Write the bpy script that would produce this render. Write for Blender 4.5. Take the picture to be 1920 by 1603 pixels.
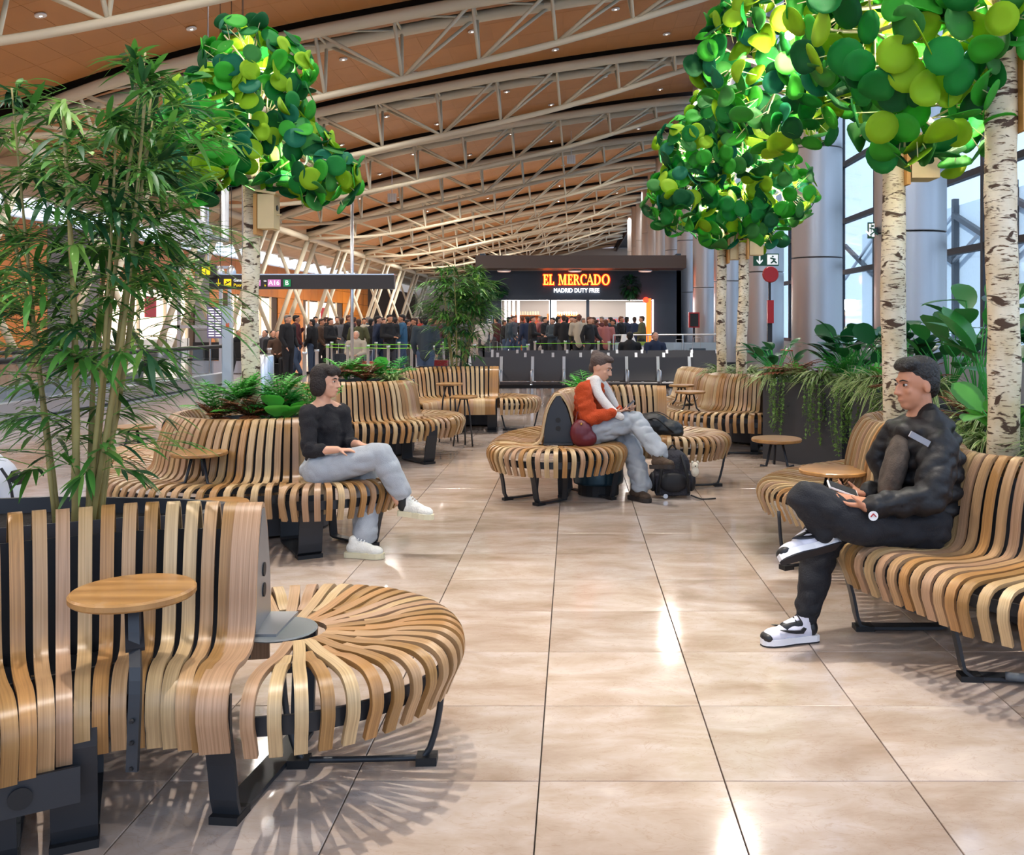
import bpy, bmesh, math, random
from mathutils import Vector, Matrix, noise as mnoise
rnd = random.Random(7)
V = Vector
PI = math.pi
C = bpy.context.scene.collection
for o in list(bpy.data.objects): bpy.data.objects.remove(o)

# ------------------------------------------------------------------ camera, world, lights, exposure
CAMH, FPX, VX, VY = 1.5, 1768.0, 1075.0, 606.0
cam = bpy.data.cameras.new('camera'); camo = bpy.data.objects.new('camera', cam); C.objects.link(camo)
camo.location = (0, 0, CAMH); camo.rotation_euler = (PI/2, 0, 0)
cam.sensor_width = 36; cam.lens = 36*FPX/1920
cam.shift_x = -(VX-960)/1920; cam.shift_y = -(801.5-VY)/1920
cam.clip_end = 400
bpy.context.scene.camera = camo
world = bpy.data.worlds.new('world'); bpy.context.scene.world = world; world.use_nodes = True
bg = world.node_tree.nodes['Background']; bg.inputs[0].default_value = (0.62, 0.76, 1.0, 1); bg.inputs[1].default_value = 1.9
vs = bpy.context.scene.view_settings
vs.view_transform = 'Standard'; vs.look = 'None'; vs.gamma = 1; vs.use_curve_mapping = False; vs.exposure = 0.18

def lamp(kind, loc, power, col=(1, .9, .78), size=.1, name='ceiling_spot', cone=150, blend=.6, aim=None):
    l = bpy.data.lights.new(name, kind); l.energy = power; l.color = col
    if kind == 'AREA': l.size = size
    else: l.shadow_soft_size = size
    if kind == 'SPOT': l.spot_size = math.radians(cone); l.spot_blend = blend
    o = bpy.data.objects.new(name, l); C.objects.link(o); o.location = loc
    if aim is not None: o.rotation_euler = (V(aim)-V(loc)).to_track_quat('-Z', 'Y').to_euler()
    return o
LP = 1.0
# general downlights of the hall (two rows per bay, at the recessed lamps of the wooden ceiling)
for (Y, k) in ((-1.3, 1), (6.6, 1), (14.5, 1.), (22.4, 1.3), (30.3, 1.5), (38.2, 1.5), (54, 3), (69.8, 4), (85.6, 5)):
    for (X, Z) in ((-12.5, 8.0), (-7.4, 9.3), (3.9, 11.2)):
        lamp('SPOT', (X, Y, Z), 740*k*LP, (1, .945, .87), .16, cone=165)
sun = bpy.data.lights.new('sun', 'SUN'); sun.energy = 3.0; sun.color = (1, .97, .93); sun.angle = .02
sno = bpy.data.objects.new('sun', sun); C.objects.link(sno); sno.rotation_euler = V((.64, .1, -.76)).to_track_quat('-Z', 'Y').to_euler()
# narrow beams over the benches
for (x, y, p) in ((-1.15, 3.5, 520), (-1.9, 6.8, 420), (.2, 8.8, 420), (1.75, 4.6, 520), (-2.0, 11.5, 420), (1.8, 11.6, 420), (.3, 4.6, 420), (-1.2, 14.5, 420)):
    lamp('SPOT', (x-.25, y+.35, 9.2), p*LP*3.6, (1, .94, .87), .03, cone=34, blend=.9, aim=(x, y, 0))

# ------------------------------------------------------------------ helpers
def srgb(h):
    h = h.lstrip('#'); c = [int(h[i:i+2], 16)/255 for i in (0, 2, 4)]
    return tuple(x/12.92 if x <= .04045 else ((x+.055)/1.055)**2.4 for x in c)+(1,)
MATS = {}
def mat(name, col, rough=.6, metal=0.0, bump=0.0, bscale=30, var=0.0, vscale=6, emit=0, spec=.5, transl=0, objvar=0, coat=0):
    if name in MATS: return MATS[name]
    m = bpy.data.materials.new(name); m.use_nodes = True; nt = m.node_tree; N = nt.nodes; L = nt.links
    b = N['Principled BSDF']; c = srgb(col) if isinstance(col, str) else tuple(col)+(1,)
    b.inputs['Base Color'].default_value = c; b.inputs['Roughness'].default_value = rough
    b.inputs['Metallic'].default_value = metal; b.inputs['Specular IOR Level'].default_value = spec
    if coat: b.inputs['Coat Weight'].default_value = coat; b.inputs['Coat Roughness'].default_value = .15
    tc = N.new('ShaderNodeTexCoord')
    src = None
    if var or objvar:
        hs = N.new('ShaderNodeHueSaturation'); hs.inputs['Color'].default_value = c
        add = N.new('ShaderNodeMath'); add.operation = 'ADD'; add.inputs[0].default_value = 1; add.inputs[1].default_value = 0
        if var:
            nz = N.new('ShaderNodeTexNoise'); nz.inputs['Scale'].default_value = vscale; nz.inputs['Detail'].default_value = 5
            L.new(tc.outputs['Object'], nz.inputs['Vector'])
            mr = N.new('ShaderNodeMapRange'); mr.inputs['To Min'].default_value = 1-var; mr.inputs['To Max'].default_value = 1+var
            mr.inputs['From Min'].default_value = .3; mr.inputs['From Max'].default_value = .7
            L.new(nz.outputs[0], mr.inputs['Value']); L.new(mr.outputs[0], add.inputs[0])
        if objvar:
            oi = N.new('ShaderNodeObjectInfo'); mr2 = N.new('ShaderNodeMapRange')
            mr2.inputs['To Min'].default_value = -objvar; mr2.inputs['To Max'].default_value = objvar
            L.new(oi.outputs['Random'], mr2.inputs['Value']); L.new(mr2.outputs[0], add.inputs[1])
        L.new(add.outputs[0], hs.inputs['Value']); L.new(hs.outputs[0], b.inputs['Base Color']); src = hs.outputs[0]
    if bump:
        nz = N.new('ShaderNodeTexNoise'); nz.inputs['Scale'].default_value = bscale; nz.inputs['Detail'].default_value = 4
        L.new(tc.outputs['Object'], nz.inputs['Vector'])
        bp = N.new('ShaderNodeBump'); bp.inputs['Strength'].default_value = bump; bp.inputs['Distance'].default_value = .02
        L.new(nz.outputs[0], bp.inputs['Height']); L.new(bp.outputs[0], b.inputs['Normal'])
    if emit:
        b.inputs['Emission Color'].default_value = c; b.inputs['Emission Strength'].default_value = emit
    if transl:
        tr = N.new('ShaderNodeBsdfTranslucent'); tr.inputs[0].default_value = c
        if src: L.new(src, tr.inputs[0])
        mx = N.new('ShaderNodeMixShader'); mx.inputs[0].default_value = transl
        L.new(b.outputs[0], mx.inputs[1]); L.new(tr.outputs[0], mx.inputs[2])
        L.new(mx.outputs[0], N['Material Output'].inputs['Surface'])
    MATS[name] = m; return m

def wood_mat(name, c1, c2, rough=.38):
    """wood with grain along U (uv in metres)"""
    m = bpy.data.materials.new(name); m.use_nodes = True; nt = m.node_tree; N = nt.nodes; L = nt.links
    b = N['Principled BSDF']; b.inputs['Roughness'].default_value = rough
    uv = N.new('ShaderNodeUVMap'); mp = N.new('ShaderNodeMapping'); mp.inputs['Scale'].default_value = (2.2, 190, 1)
    oi = N.new('ShaderNodeObjectInfo'); cm = N.new('ShaderNodeCombineXYZ')
    mu = N.new('ShaderNodeMath'); mu.operation = 'MULTIPLY'; mu.inputs[1].default_value = 37
    L.new(oi.outputs['Random'], mu.inputs[0]); L.new(mu.outputs[0], cm.inputs[0]); L.new(mu.outputs[0], cm.inputs[2])
    L.new(uv.outputs[0], mp.inputs['Vector']); L.new(cm.outputs[0], mp.inputs['Location'])
    nz = N.new('ShaderNodeTexNoise'); nz.inputs['Scale'].default_value = 1; nz.inputs['Detail'].default_value = 4
    L.new(mp.outputs[0], nz.inputs['Vector'])
    cr = N.new('ShaderNodeValToRGB'); cr.color_ramp.elements[0].position = .3; cr.color_ramp.elements[1].position = .7
    cr.color_ramp.elements[0].color = srgb(c1); cr.color_ramp.elements[1].color = srgb(c2)
    L.new(nz.outputs[0], cr.inputs[0]); L.new(cr.outputs[0], b.inputs['Base Color'])
    bp = N.new('ShaderNodeBump'); bp.inputs['Strength'].default_value = .12; bp.inputs['Distance'].default_value = .002
    L.new(nz.outputs[0], bp.inputs['Height']); L.new(bp.outputs[0], b.inputs['Normal'])
    MATS[name] = m; return m
WOODS = [wood_mat('ash_tan', '#8f6d48', '#b8936a'), wood_mat('ash_honey', '#8a6237', '#b3844f'), wood_mat('ash_pale', '#97794f', '#bd9d72'),
         wood_mat('ash_rose', '#8e6d4e', '#b59071'), wood_mat('ash_brown', '#7c592f', '#a37b4a'), wood_mat('ash_cream', '#9e835c', '#c8ab80')]
TABLE = wood_mat('table_oak', '#8a6034', '#b08450', .3)
DARK = mat('graphite_steel', '#2b2e33', .42, .3)
DARK2 = mat('planter_graphite', '#3a3b40', .5, .1)
BLACK = mat('black_matt', '#0d0d10', .6)
CHROME = mat('brushed_aluminium', '#c8ccd2', .28, .9)
CREAMST = mat('cream_steel', '#cfc6ae', .45, .0, objvar=.04)
WHITE = mat('white_paint', '#e6e6e4', .5)
SOIL = mat('dark_soil', '#1c140e', .95, bump=.6, bscale=60)

ORG = {}
def root(name, loc, label=None, cat=None, group=None, kind=None):
    o = bpy.data.objects.new(name, None); C.objects.link(o); o.location = loc; o.empty_display_size = .1
    ORG[o.name] = V(loc); tag(o, label, cat, group, kind); return o
def tag(o, label=None, cat=None, group=None, kind=None):
    if label: o['label'] = label
    if cat: o['category'] = cat
    if group: o['group'] = group
    if kind: o['kind'] = kind
    return o
def link(me, name, parent=None, org=None):
    o = bpy.data.objects.new(name, me); C.objects.link(o)
    if parent is not None:
        o.parent = parent; ORG[o.name] = ORG[parent.name]
    else:
        o.location = org if org is not None else (0, 0, 0); ORG[o.name] = V(o.location)
    return o
def basis(d, hint=V((0, 0, 1))):
    d = d.normalized()
    if abs(d.dot(hint)) > .98: hint = V((1, 0, 0)) if abs(d.x) < .9 else V((0, 1, 0))
    x = hint.cross(d).normalized(); y = d.cross(x).normalized(); return x, y, d

class MB:
    def __init__(s): s.v = []; s.f = []; s.uv = None
    def box(s, c, size, R=None):
        h = V(size)/2; n = len(s.v); c = V(c)
        for sx in (-1, 1):
            for sy in (-1, 1):
                for sz in (-1, 1):
                    p = V((sx*h.x, sy*h.y, sz*h.z)); s.v.append(c+(R @ p if R is not None else p))
        for f in ((0, 1, 3, 2), (4, 6, 7, 5), (0, 4, 5, 1), (2, 3, 7, 6), (0, 2, 6, 4), (1, 5, 7, 3)): s.f.append(tuple(n+i for i in f))
        return s
    def beam(s, a, b, w, t, hint=V((0, 0, 1))):
        a = V(a); b = V(b); x, y, d = basis(b-a, hint); n = len(s.v)
        for p in (a, b):
            for (i, j) in ((-1, -1), (1, -1), (1, 1), (-1, 1)): s.v.append(p+x*i*w/2+y*j*t/2)
        s.f += [(n+3, n+2, n+1, n), (n+4, n+5, n+6, n+7)]
        for i in range(4): s.f.append((n+i, n+(i+1) % 4, n+4+(i+1) % 4, n+4+i))
        return s
    def tube(s, pts, r, n=8, cap=True, flat=1.0):
        pts = [V(p) for p in pts]; m = len(pts)
        rs = r if isinstance(r, (list, tuple)) else [r]*m
        t0 = (pts[1]-pts[0]).normalized(); x, y, _ = basis(t0); b0 = len(s.v)
        for i, p in enumerate(pts):
            t = (pts[min(i+1, m-1)]-pts[max(i-1, 0)]).normalized()
            x = (x-t*x.dot(t))
            x = x.normalized() if x.length > 1e-5 else basis(t)[0]
            y = t.cross(x)
            for k in range(n):
                a = 2*PI*k/n; s.v.append(p+(x*math.cos(a)+y*math.sin(a)*flat)*rs[i])
        for i in range(m-1):
            for k in range(n):
                a = b0+i*n+k; b = b0+i*n+(k+1) % n; s.f.append((a, b, b+n, a+n))
        if cap: s.f.append(tuple(b0+k for k in reversed(range(n)))); s.f.append(tuple(b0+(m-1)*n+k for k in range(n)))
        return s
    def lathe(s, prof, c=(0, 0, 0), n=24, R=None, close=True):
        c = V(c); b0 = len(s.v); m = len(prof)
        for (r, z) in prof:
            for k in range(n):
                a = 2*PI*k/n; p = V((r*math.cos(a), r*math.sin(a), z)); s.v.append(c+(R @ p if R is not None else p))
        for i in range(m-1):
            for k in range(n):
                a = b0+i*n+k; b = b0+i*n+(k+1) % n; s.f.append((a, b, b+n, a+n))
        if close: s.f.append(tuple(b0+k for k in reversed(range(n)))); s.f.append(tuple(b0+(m-1)*n+k for k in range(n)))
        return s
    def ell(s, c, rad, R=None, n=12, m=8):
        prof = []
        rad = V(rad) if not isinstance(rad, (int, float)) else V((rad,)*3)
        b0 = len(s.v); c = V(c)
        for i in range(m+1):
            ph = PI*i/m - PI/2
            for k in range(n):
                a = 2*PI*k/n
                cp = max(math.cos(ph), .02)
                p = V((rad.x*cp*math.cos(a), rad.y*cp*math.sin(a), rad.z*math.sin(ph))); s.v.append(c+(R @ p if R is not None else p))
        for i in range(m):
            for k in range(n):
                a = b0+i*n+k; b = b0+i*n+(k+1) % n; s.f.append((a, b, b+n, a+n))
        s.f.append(tuple(b0+k for k in reversed(range(n)))); s.f.append(tuple(b0+m*n+k for k in range(n)))
        return s
    def cap(s, a, b, ra, rb, n=12):
        a = V(a); b = V(b); d = b-a
        L = d.length; u = d/L if L > 1e-6 else V((0, 0, 1)); pts = []; rs = []
        for i in range(4): an = PI/2*(i/4+.06); pts.append(a-u*ra*math.cos(an)); rs.append(ra*math.sin(an))
        for t in (0, .5, 1): pts.append(a+d*t); rs.append(ra+(rb-ra)*t)
        for i in range(4): an = PI/2*((3-i)/4+.06); pts.append(b+u*rb*math.cos(an)); rs.append(rb*math.sin(an))
        return s.tube(pts, rs, n)
    def prism(s, poly, z0, z1, M=None):
        """poly in 2D, extruded along local z, M transforms to world"""
        n = len(poly); b0 = len(s.v)
        for z in (z0, z1):
            for (x, y) in poly:
                p = V((x, y, z)); s.v.append(M @ p if M is not None else p)
        s.f.append(tuple(b0+i for i in reversed(range(n)))); s.f.append(tuple(b0+n+i for i in range(n)))
        for i in range(n): s.f.append((b0+i, b0+(i+1) % n, b0+n+(i+1) % n, b0+n+i))
        return s
    def leaf(s, base, d, up, L, w, droop=.3, seg=4, fold=.15, shape='lance'):
        """curved pointed leaf blade as a folded strip"""
        base = V(base); d = V(d).normalized(); x, y, _ = basis(d, V(up)); b0 = len(s.v)
        for i in range(seg+1):
            t = i/seg
            if shape == 'lance': ww = w*.5*math.sin(PI*min(1, (t*.92+.06)))**.8*(1-t*.35)
            else: ww = w*.5*math.sin(PI*(t*.97+.02))**.55
            if i == seg: ww *= .1
            p = base+d*(L*t)-V((0, 0, 1))*droop*L*t*t
            s.v += [p-x*ww+y*fold*ww, p, p+x*ww+y*fold*ww]
        for i in range(seg):
            a = b0+i*3; s.f += [(a, a+1, a+4, a+3), (a+1, a+2, a+5, a+4)]
            if s.uv is not None:
                t0, t1 = i/seg, (i+1)/seg
                s.uv += [(t0, 0), (t0, .5), (t1, .5), (t1, 0), (t0, .5), (t0, 1), (t1, 1), (t1, .5)]
        return s
    def mesh(s, name, m, org=V((0, 0, 0)), smooth=False):
        me = bpy.data.meshes.new(name); org = V(org)
        me.from_pydata([tuple(p-org) for p in s.v], [], s.f)
        if m is not None: me.materials.append(m)
        if s.uv is not None and len(s.uv) == len(me.loops):
            ul = me.uv_layers.new(name='UVMap'); ul.data.foreach_set('uv', [c for p in s.uv for c in p])
        if smooth: me.polygons.foreach_set('use_smooth', [True]*len(me.polygons))
        me.update(); return me
    def build(s, name, m, parent=None, org=None, smooth=False, kind=None, label=None, cat=None, group=None):
        og = ORG[parent.name] if parent is not None else (V(org) if org is not None else V((0, 0, 0)))
        o = link(s.mesh(name, m, og, smooth), name, parent, og)
        return tag(o, label, cat, group, kind)

def smooth_angle(o, deg=35):
    me = o.data
    bm = bmesh.new(); bm.from_mesh(me)
    for f in bm.faces: f.smooth = True
    for e in bm.edges: e.smooth = not (len(e.link_faces) == 2 and e.calc_face_angle(0) > math.radians(deg))
    bm.to_mesh(me); bm.free(); return o

def W(px, py, Y): return V(((px-VX)/FPX*Y, Y, CAMH-(py-VY)/FPX*Y))
def crom(pts, n):
    """Catmull-Rom through pts, resampled to n points evenly by length"""
    pts = [V(p) for p in pts]; P = [pts[0]*2-pts[1]]+pts+[pts[-1]*2-pts[-2]]; out = []
    for i in range(1, len(P)-2):
        for k in range(16):
            t = k/16; a, b, c, d = P[i-1:i+3]
            out.append(.5*((2*b)+(c-a)*t+(2*a-5*b+4*c-d)*t*t+(3*b-a-3*c+d)*t**3))
    out.append(P[-2])
    L = [0]
    for i in range(1, len(out)): L.append(L[-1]+(out[i]-out[i-1]).length)
    res = []; j = 0
    for k in range(n):
        s_ = L[-1]*k/(n-1)
        while j < len(L)-2 and L[j+1] < s_: j += 1
        f = (s_-L[j])/max(1e-9, L[j+1]-L[j]); res.append(out[j].lerp(out[j+1], min(1, f)))
    return res
def text_mesh(txt, size, m, name, loc, parent=None, depth=.01, rot=(PI/2, 0, 0), align='CENTER', sx=1.0):
    cu = bpy.data.curves.new('tmp', 'FONT'); cu.body = txt; cu.size = size; cu.extrude = depth; cu.align_x = align; cu.align_y = 'CENTER'
    cu.resolution_u = 3
    t = bpy.data.objects.new('tmp', cu); C.objects.link(t)
    me = bpy.data.meshes.new_from_object(t.evaluated_get(bpy.context.evaluated_depsgraph_get()))
    bpy.data.objects.remove(t); me.materials.clear(); me.materials.append(m); me.name = name
    o = bpy.data.objects.new(name, me); C.objects.link(o); o.rotation_euler = rot; o.scale = (sx, 1, 1)
    if parent is not None: o.parent = parent; o.location = V(loc)-ORG[parent.name]; ORG[o.name] = ORG[parent.name]
    else: o.location = loc
    return o
# ------------------------------------------------------------------ FLOOR
def floor_mat(name, far=False):
    m = bpy.data.materials.new(name); m.use_nodes = True; nt = m.node_tree; N = nt.nodes; L = nt.links
    b = N['Principled BSDF']; b.inputs['Roughness'].default_value = .10; b.inputs['Specular IOR Level'].default_value = .42
    g = N.new('ShaderNodeNewGeometry'); oi = N.new('ShaderNodeObjectInfo')
    mu = N.new('ShaderNodeMath'); mu.operation = 'MULTIPLY'; mu.inputs[1].default_value = 53
    L.new(oi.outputs['Random'], mu.inputs[0])
    cm = N.new('ShaderNodeCombineXYZ'); L.new(mu.outputs[0], cm.inputs[2]); L.new(mu.outputs[0], cm.inputs[0])
    mp = N.new('ShaderNodeMapping'); mp.inputs['Scale'].default_value = (1.8, 3.6, 1)
    L.new(g.outputs['Position'], mp.inputs['Vector']); L.new(cm.outputs[0], mp.inputs['Location'])
    nz = N.new('ShaderNodeTexNoise'); nz.inputs['Scale'].default_value = 1.1; nz.inputs['Detail'].default_value = 9; nz.inputs['Roughness'].default_value = .62; nz.inputs['Distortion'].default_value = .35
    L.new(mp.outputs[0], nz.inputs['Vector'])
    cr = N.new('ShaderNodeValToRGB'); e = cr.color_ramp.elements
    e[0].position = .30; e[0].color = srgb('#95806f'); e[1].position = .72; e[1].color = srgb('#c2b3a8')
    x = e.new(.47); x.color = srgb('#a99789'); x = e.new(.58); x.color = srgb('#b3a49a')
    L.new(nz.outputs[0], cr.inputs[0])
    # fine veins
    nz2 = N.new('ShaderNodeTexNoise'); nz2.inputs['Scale'].default_value = 2.2; nz2.inputs['Detail'].default_value = 6; nz2.inputs['Distortion'].default_value = 3
    L.new(mp.outputs[0], nz2.inputs['Vector'])
    r2 = N.new('ShaderNodeValToRGB'); q = r2.color_ramp.elements; q[0].position = .49; q[0].color = (0, 0, 0, 1); q[1].position = .515; q[1].color = (0, 0, 0, 1)
    z = q.new(.502); z.color = (1, 1, 1, 1)
    L.new(nz2.outputs[0], r2.inputs[0])
    mx = N.new('ShaderNodeMix'); mx.data_type = 'RGBA'; mx.inputs[7].default_value = srgb('#8d6f58')
    vm = N.new('ShaderNodeMath'); vm.operation = 'MULTIPLY'; vm.inputs[1].default_value = .35
    L.new(r2.outputs[0], vm.inputs[0]); L.new(vm.outputs[0], mx.inputs[0]); L.new(cr.outputs[0], mx.inputs[6])
    hs = N.new('ShaderNodeHueSaturation'); mr = N.new('ShaderNodeMapRange'); mr.inputs['To Min'].default_value = .90; mr.inputs['To Max'].default_value = 1.07
    L.new(oi.outputs['Random'], mr.inputs['Value']); L.new(mr.outputs[0], hs.inputs['Value'])
    L.new(mx.outputs[2], hs.inputs['Color'])
    if far:
        br = N.new('ShaderNodeTexBrick'); br.inputs['Scale'].default_value = 1; br.offset = 0
        br.inputs['Brick Width'].default_value = TW; br.inputs['Row Height'].default_value = TW; br.inputs['Mortar Size'].default_value = .004
        br.inputs['Color2'].default_value = (.9, .9, .9, 1); br.inputs['Color1'].default_value = (1, 1, 1, 1); br.inputs['Mortar'].default_value = (.45, .42, .38, 1)
        m2 = N.new('ShaderNodeMapping'); m2.inputs['Location'].default_value = (.1116+TW*60, -3.09+TW*60, 0)
        L.new(g.outputs['Position'], m2.inputs['Vector']); L.new(m2.outputs[0], br.inputs['Vector'])
        ml = N.new('ShaderNodeMix'); ml.data_type = 'RGBA'; ml.blend_type = 'MULTIPLY'; ml.inputs[0].default_value = 1
        L.new(hs.outputs[0], ml.inputs[6]); L.new(br.outputs[0], ml.inputs[7]); L.new(ml.outputs[2], b.inputs['Base Color'])
    else: L.new(hs.outputs[0], b.inputs['Base Color'])
    return m
TW = .6075
FM = floor_mat('polished_marble'); FF = floor_mat('polished_marble_far', True)
floor = root('floor', (0, 0, 0), kind='structure')
MB().box((-7, 6, -.09), (40, 30, .1)).build('slab', mat('grout', '#5b5048', .9), floor)
t_me = None
x0 = -.1116; y0 = 3.09; tiled = set(); NEARY = y0+TW*16
for j in range(-3, 16):
    y = y0+TW*j
    for i in range(-16, 14):
        x = x0+TW*i
        yy = y+TW
        if x+TW < -.608*yy-.15 or x > .478*yy+.15: continue
        if yy < 2.3: continue
        tiled.add((i, j))
        if t_me is None:
            g = .0022; a, b_, h = g, TW-g, 0.0; ch = .0015; z0 = -.03
            vv = [V((a, a, z0)), V((b_, a, z0)), V((b_, b_, z0)), V((a, b_, z0)), V((a, a, -ch)), V((b_, a, -ch)), V((b_, b_, -ch)), V((a, b_, -ch)),
                  V((a+ch, a+ch, 0)), V((b_-ch, a+ch, 0)), V((b_-ch, b_-ch, 0)), V((a+ch, b_-ch, 0))]
            mb = MB(); mb.v = vv; mb.f = [(0, 3, 2, 1)]+[(k, (k+1) % 4, 4+(k+1) % 4, 4+k) for k in range(4)]+[(4+k, 4+(k+1) % 4, 8+(k+1) % 4, 8+k) for k in range(4)]+[(8, 9, 10, 11)]
            t_me = mb.mesh('tile', FM)
        o = link(t_me, 'tile', floor); o.location = (x, y, 0)
# the rest of the floor beyond where single tiles can be told apart (one surface)
fb = MB()
def fq(xa, xb, ya, yb):
    n = len(fb.v); fb.v.extend([V((xa, ya, 0)), V((xb, ya, 0)), V((xb, yb, 0)), V((xa, yb, 0))]); fb.f.append((n, n+1, n+2, n+3))
for j in range(-16, 16):
    y = y0+TW*j
    row = [i for (i, jj) in tiled if jj == j]
    if row:
        fq(-22, x0+TW*min(row), y, y+TW); fq(x0+TW*(max(row)+1), 9, y, y+TW)
    else: fq(-22, 9, y, y+TW)
fq(-22, 9, NEARY, 140)
o = fb.build('far_tiles', FF, floor, kind='stuff')

# ------------------------------------------------------------------ ROOF
def interp(tab, x):
    if x <= tab[0][0]: return tab[0][1]
    for (a, b), (c, d) in zip(tab, tab[1:]):
        if x <= c: return b+(d-b)*(x-a)/(c-a)
    return tab[-1][1]
TOPP = [(-16.3, 6.8), (-14.4, 7.5), (-12.6, 8.08), (-10.6, 8.62), (-8.84, 9.07), (-7.07, 9.45), (-4.8, 9.88), (-2.9, 10.24), (0, 10.7), (2.1, 11.0), (4.2, 11.27), (5.6, 11.4)]
BOTP = [(-16.3, 6.7), (-13, 6.78), (-11.2, 6.98), (-8.7, 7.45), (-7.07, 7.8), (-4.5, 8.38), (-2, 8.93), (0, 9.42), (3, 10.35), (5.4, 11.15)]
SP = 7.9
def TD(k): return SP*(k+2.33)
CW = mat('ceiling_wood', '#b0783e', .42, var=.06, vscale=1.5, objvar=.05, spec=.5)
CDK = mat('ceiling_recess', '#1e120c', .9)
JNT = mat('ceiling_joint', '#b58a58', .7)
def ceil_z(x): return interp(TOPP, x)+.30
XS = [-16.6+.74*i for i in range(31)]
pm = MB().box((0, 0, .015), (.728, 1.0, .03)).mesh('panel', CW)
for k in range(-3, 14):
    ya, yb = TD(k)+.75, TD(k+1)-.75
    r = root('ceiling', ((0, ya, 9)), kind='structure')
    # dark backing above the bay and the open slot at the truss
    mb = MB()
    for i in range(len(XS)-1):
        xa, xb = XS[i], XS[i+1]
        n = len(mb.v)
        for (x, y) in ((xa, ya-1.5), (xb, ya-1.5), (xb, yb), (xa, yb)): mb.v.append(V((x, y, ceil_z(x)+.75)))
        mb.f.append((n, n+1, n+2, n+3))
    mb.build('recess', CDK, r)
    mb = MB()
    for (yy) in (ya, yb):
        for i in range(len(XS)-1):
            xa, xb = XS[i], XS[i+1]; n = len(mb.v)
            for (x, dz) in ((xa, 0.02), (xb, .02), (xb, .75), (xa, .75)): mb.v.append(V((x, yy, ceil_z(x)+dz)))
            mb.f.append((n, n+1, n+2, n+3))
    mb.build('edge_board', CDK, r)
    mb = MB()
    rows = 4
    if -2 <= k <= 2:
        hb = (yb-ya)/rows
        for i in range(30):
            xc = XS[i]+.37; za, zb = ceil_z(XS[i]), ceil_z(XS[i+1]); an = math.atan2(zb-za, .74)
            for j in range(rows):
                o = link(pm, 'panel', r); o.location = V((xc, ya+hb*(j+.5), (za+zb)/2))-ORG[r.name]
                o.rotation_euler = (0, -an, 0); o.scale = (1/math.cos(an), hb-.012, 1)
    else:
        hb = (yb-ya)/rows
        for i in range(30):
            xa, xb = XS[i], XS[i+1]; za, zb = ceil_z(xa), ceil_z(xb); an = math.atan2(zb-za, .74)
            for j in range(rows):
                mb.box(((xa+xb)/2, ya+hb*(j+.5), (za+zb)/2+.015), (.728/math.cos(an), hb-.012, .03), Matrix.Rotation(-an, 3, 'Y'))
        mb.build('panels', CW, r, kind='stuff')
    mb = MB()
    for i in range(len(XS)-1):
        xa, xb = XS[i], XS[i+1]; n = len(mb.v)
        for (x, y) in ((xa, ya), (xb, ya), (xb, yb), (xa, yb)): mb.v.append(V((x, y, ceil_z(x)+.008)))
        mb.f.append((n, n+1, n+2, n+3))
    mb.build('joint_backing', JNT, r)
# edge strip of roof over the right columns and outer zone
rt = root('roof', (6, 60, 11), kind='structure')
MB().box((6.9, 60, 11.75), (2.9, 150, .3)).build('eaves', CDK, rt)
MB().box((5.75, 60, 11.45), (.12, 150, .7)).build('fascia', mat('brown_fascia', '#3a281e', .7), rt)
# ---- trusses
NX = [-15.6, -13.5, -11.35, -9.2, -7.05, -4.9, -2.75, -.6, 1.55, 3.6]
def truss(k):
    D = TD(k); far = k > 3
    r = root('roof_truss', (0, D, 9), 'cream steel truss under the wooden ceiling, %s' % TRL[k+2], 'truss', 'roof trusses')
    ns = 6 if far else 10
    xs = [-16.3+(5.5+16.3)*i/26 for i in range(27)]
    sm = lambda tab, x: sum(interp(tab, x+d) for d in (-1.2, -.6, 0, .6, 1.2))/5
    for s in (-.62, .62):
        MB().tube([(x, D+s*max(.1, min(1, (x+16.3)/3)), sm(TOPP, x)) for x in xs], .17, ns).build('top_chord', CREAMST, r, smooth=True)
    MB().tube([(x, D, sm(BOTP, x)) for x in xs], .095, ns).build('bottom_chord', CREAMST, r, smooth=True)
    allm = MB(); n = len(NX)
    def mem(a, b, rr=.05):
        if far: allm.tube([a, b], rr*1.1, 4, cap=False)
        else: MB().tube([a, b], rr, 7).build('brace', CREAMST, r, smooth=True)
    for i, x in enumerate(NX):
        xb = x+.12
        for s in (-.62, .62):
            s2 = s*max(.1, min(1, (x+16.3)/3))
            mem((x, D+s2, sm(TOPP, x)), (xb, D, sm(BOTP, xb)))
            if x > -5 and i < n-1: mem((xb, D, sm(BOTP, xb)), (NX[i+1], D+s, sm(TOPP, NX[i+1])))
            if x < -5 and i < n-1: mem((x, D+s2, sm(TOPP, x)), (NX[i+1]+.12, D, sm(BOTP, NX[i+1]+.12)))
        if x > -15: mem((x, D-.62, sm(TOPP, x)), (x, D+.62, sm(TOPP, x)), .04)
        if i < n-1 and x > -15: mem((x, D-.62, sm(TOPP, x)), (NX[i+1], D+.62, sm(TOPP, NX[i+1])), .035)
    if far: allm.build('brace', CREAMST, r, kind='stuff')
TRL = ['just ahead of the camera above the frame', 'second from the camera at the frame top', 'crossing the top left corner of the photo', 'nearest complete one', 'second complete one',
       'third complete one', 'fourth complete one', 'fifth one back', 'sixth one back', 'seventh one back', 'eighth one back', 'ninth one back', 'tenth one back', 'eleventh one back', 'farthest over the shop']
for k in range(-2, 12): truss(k)
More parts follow.
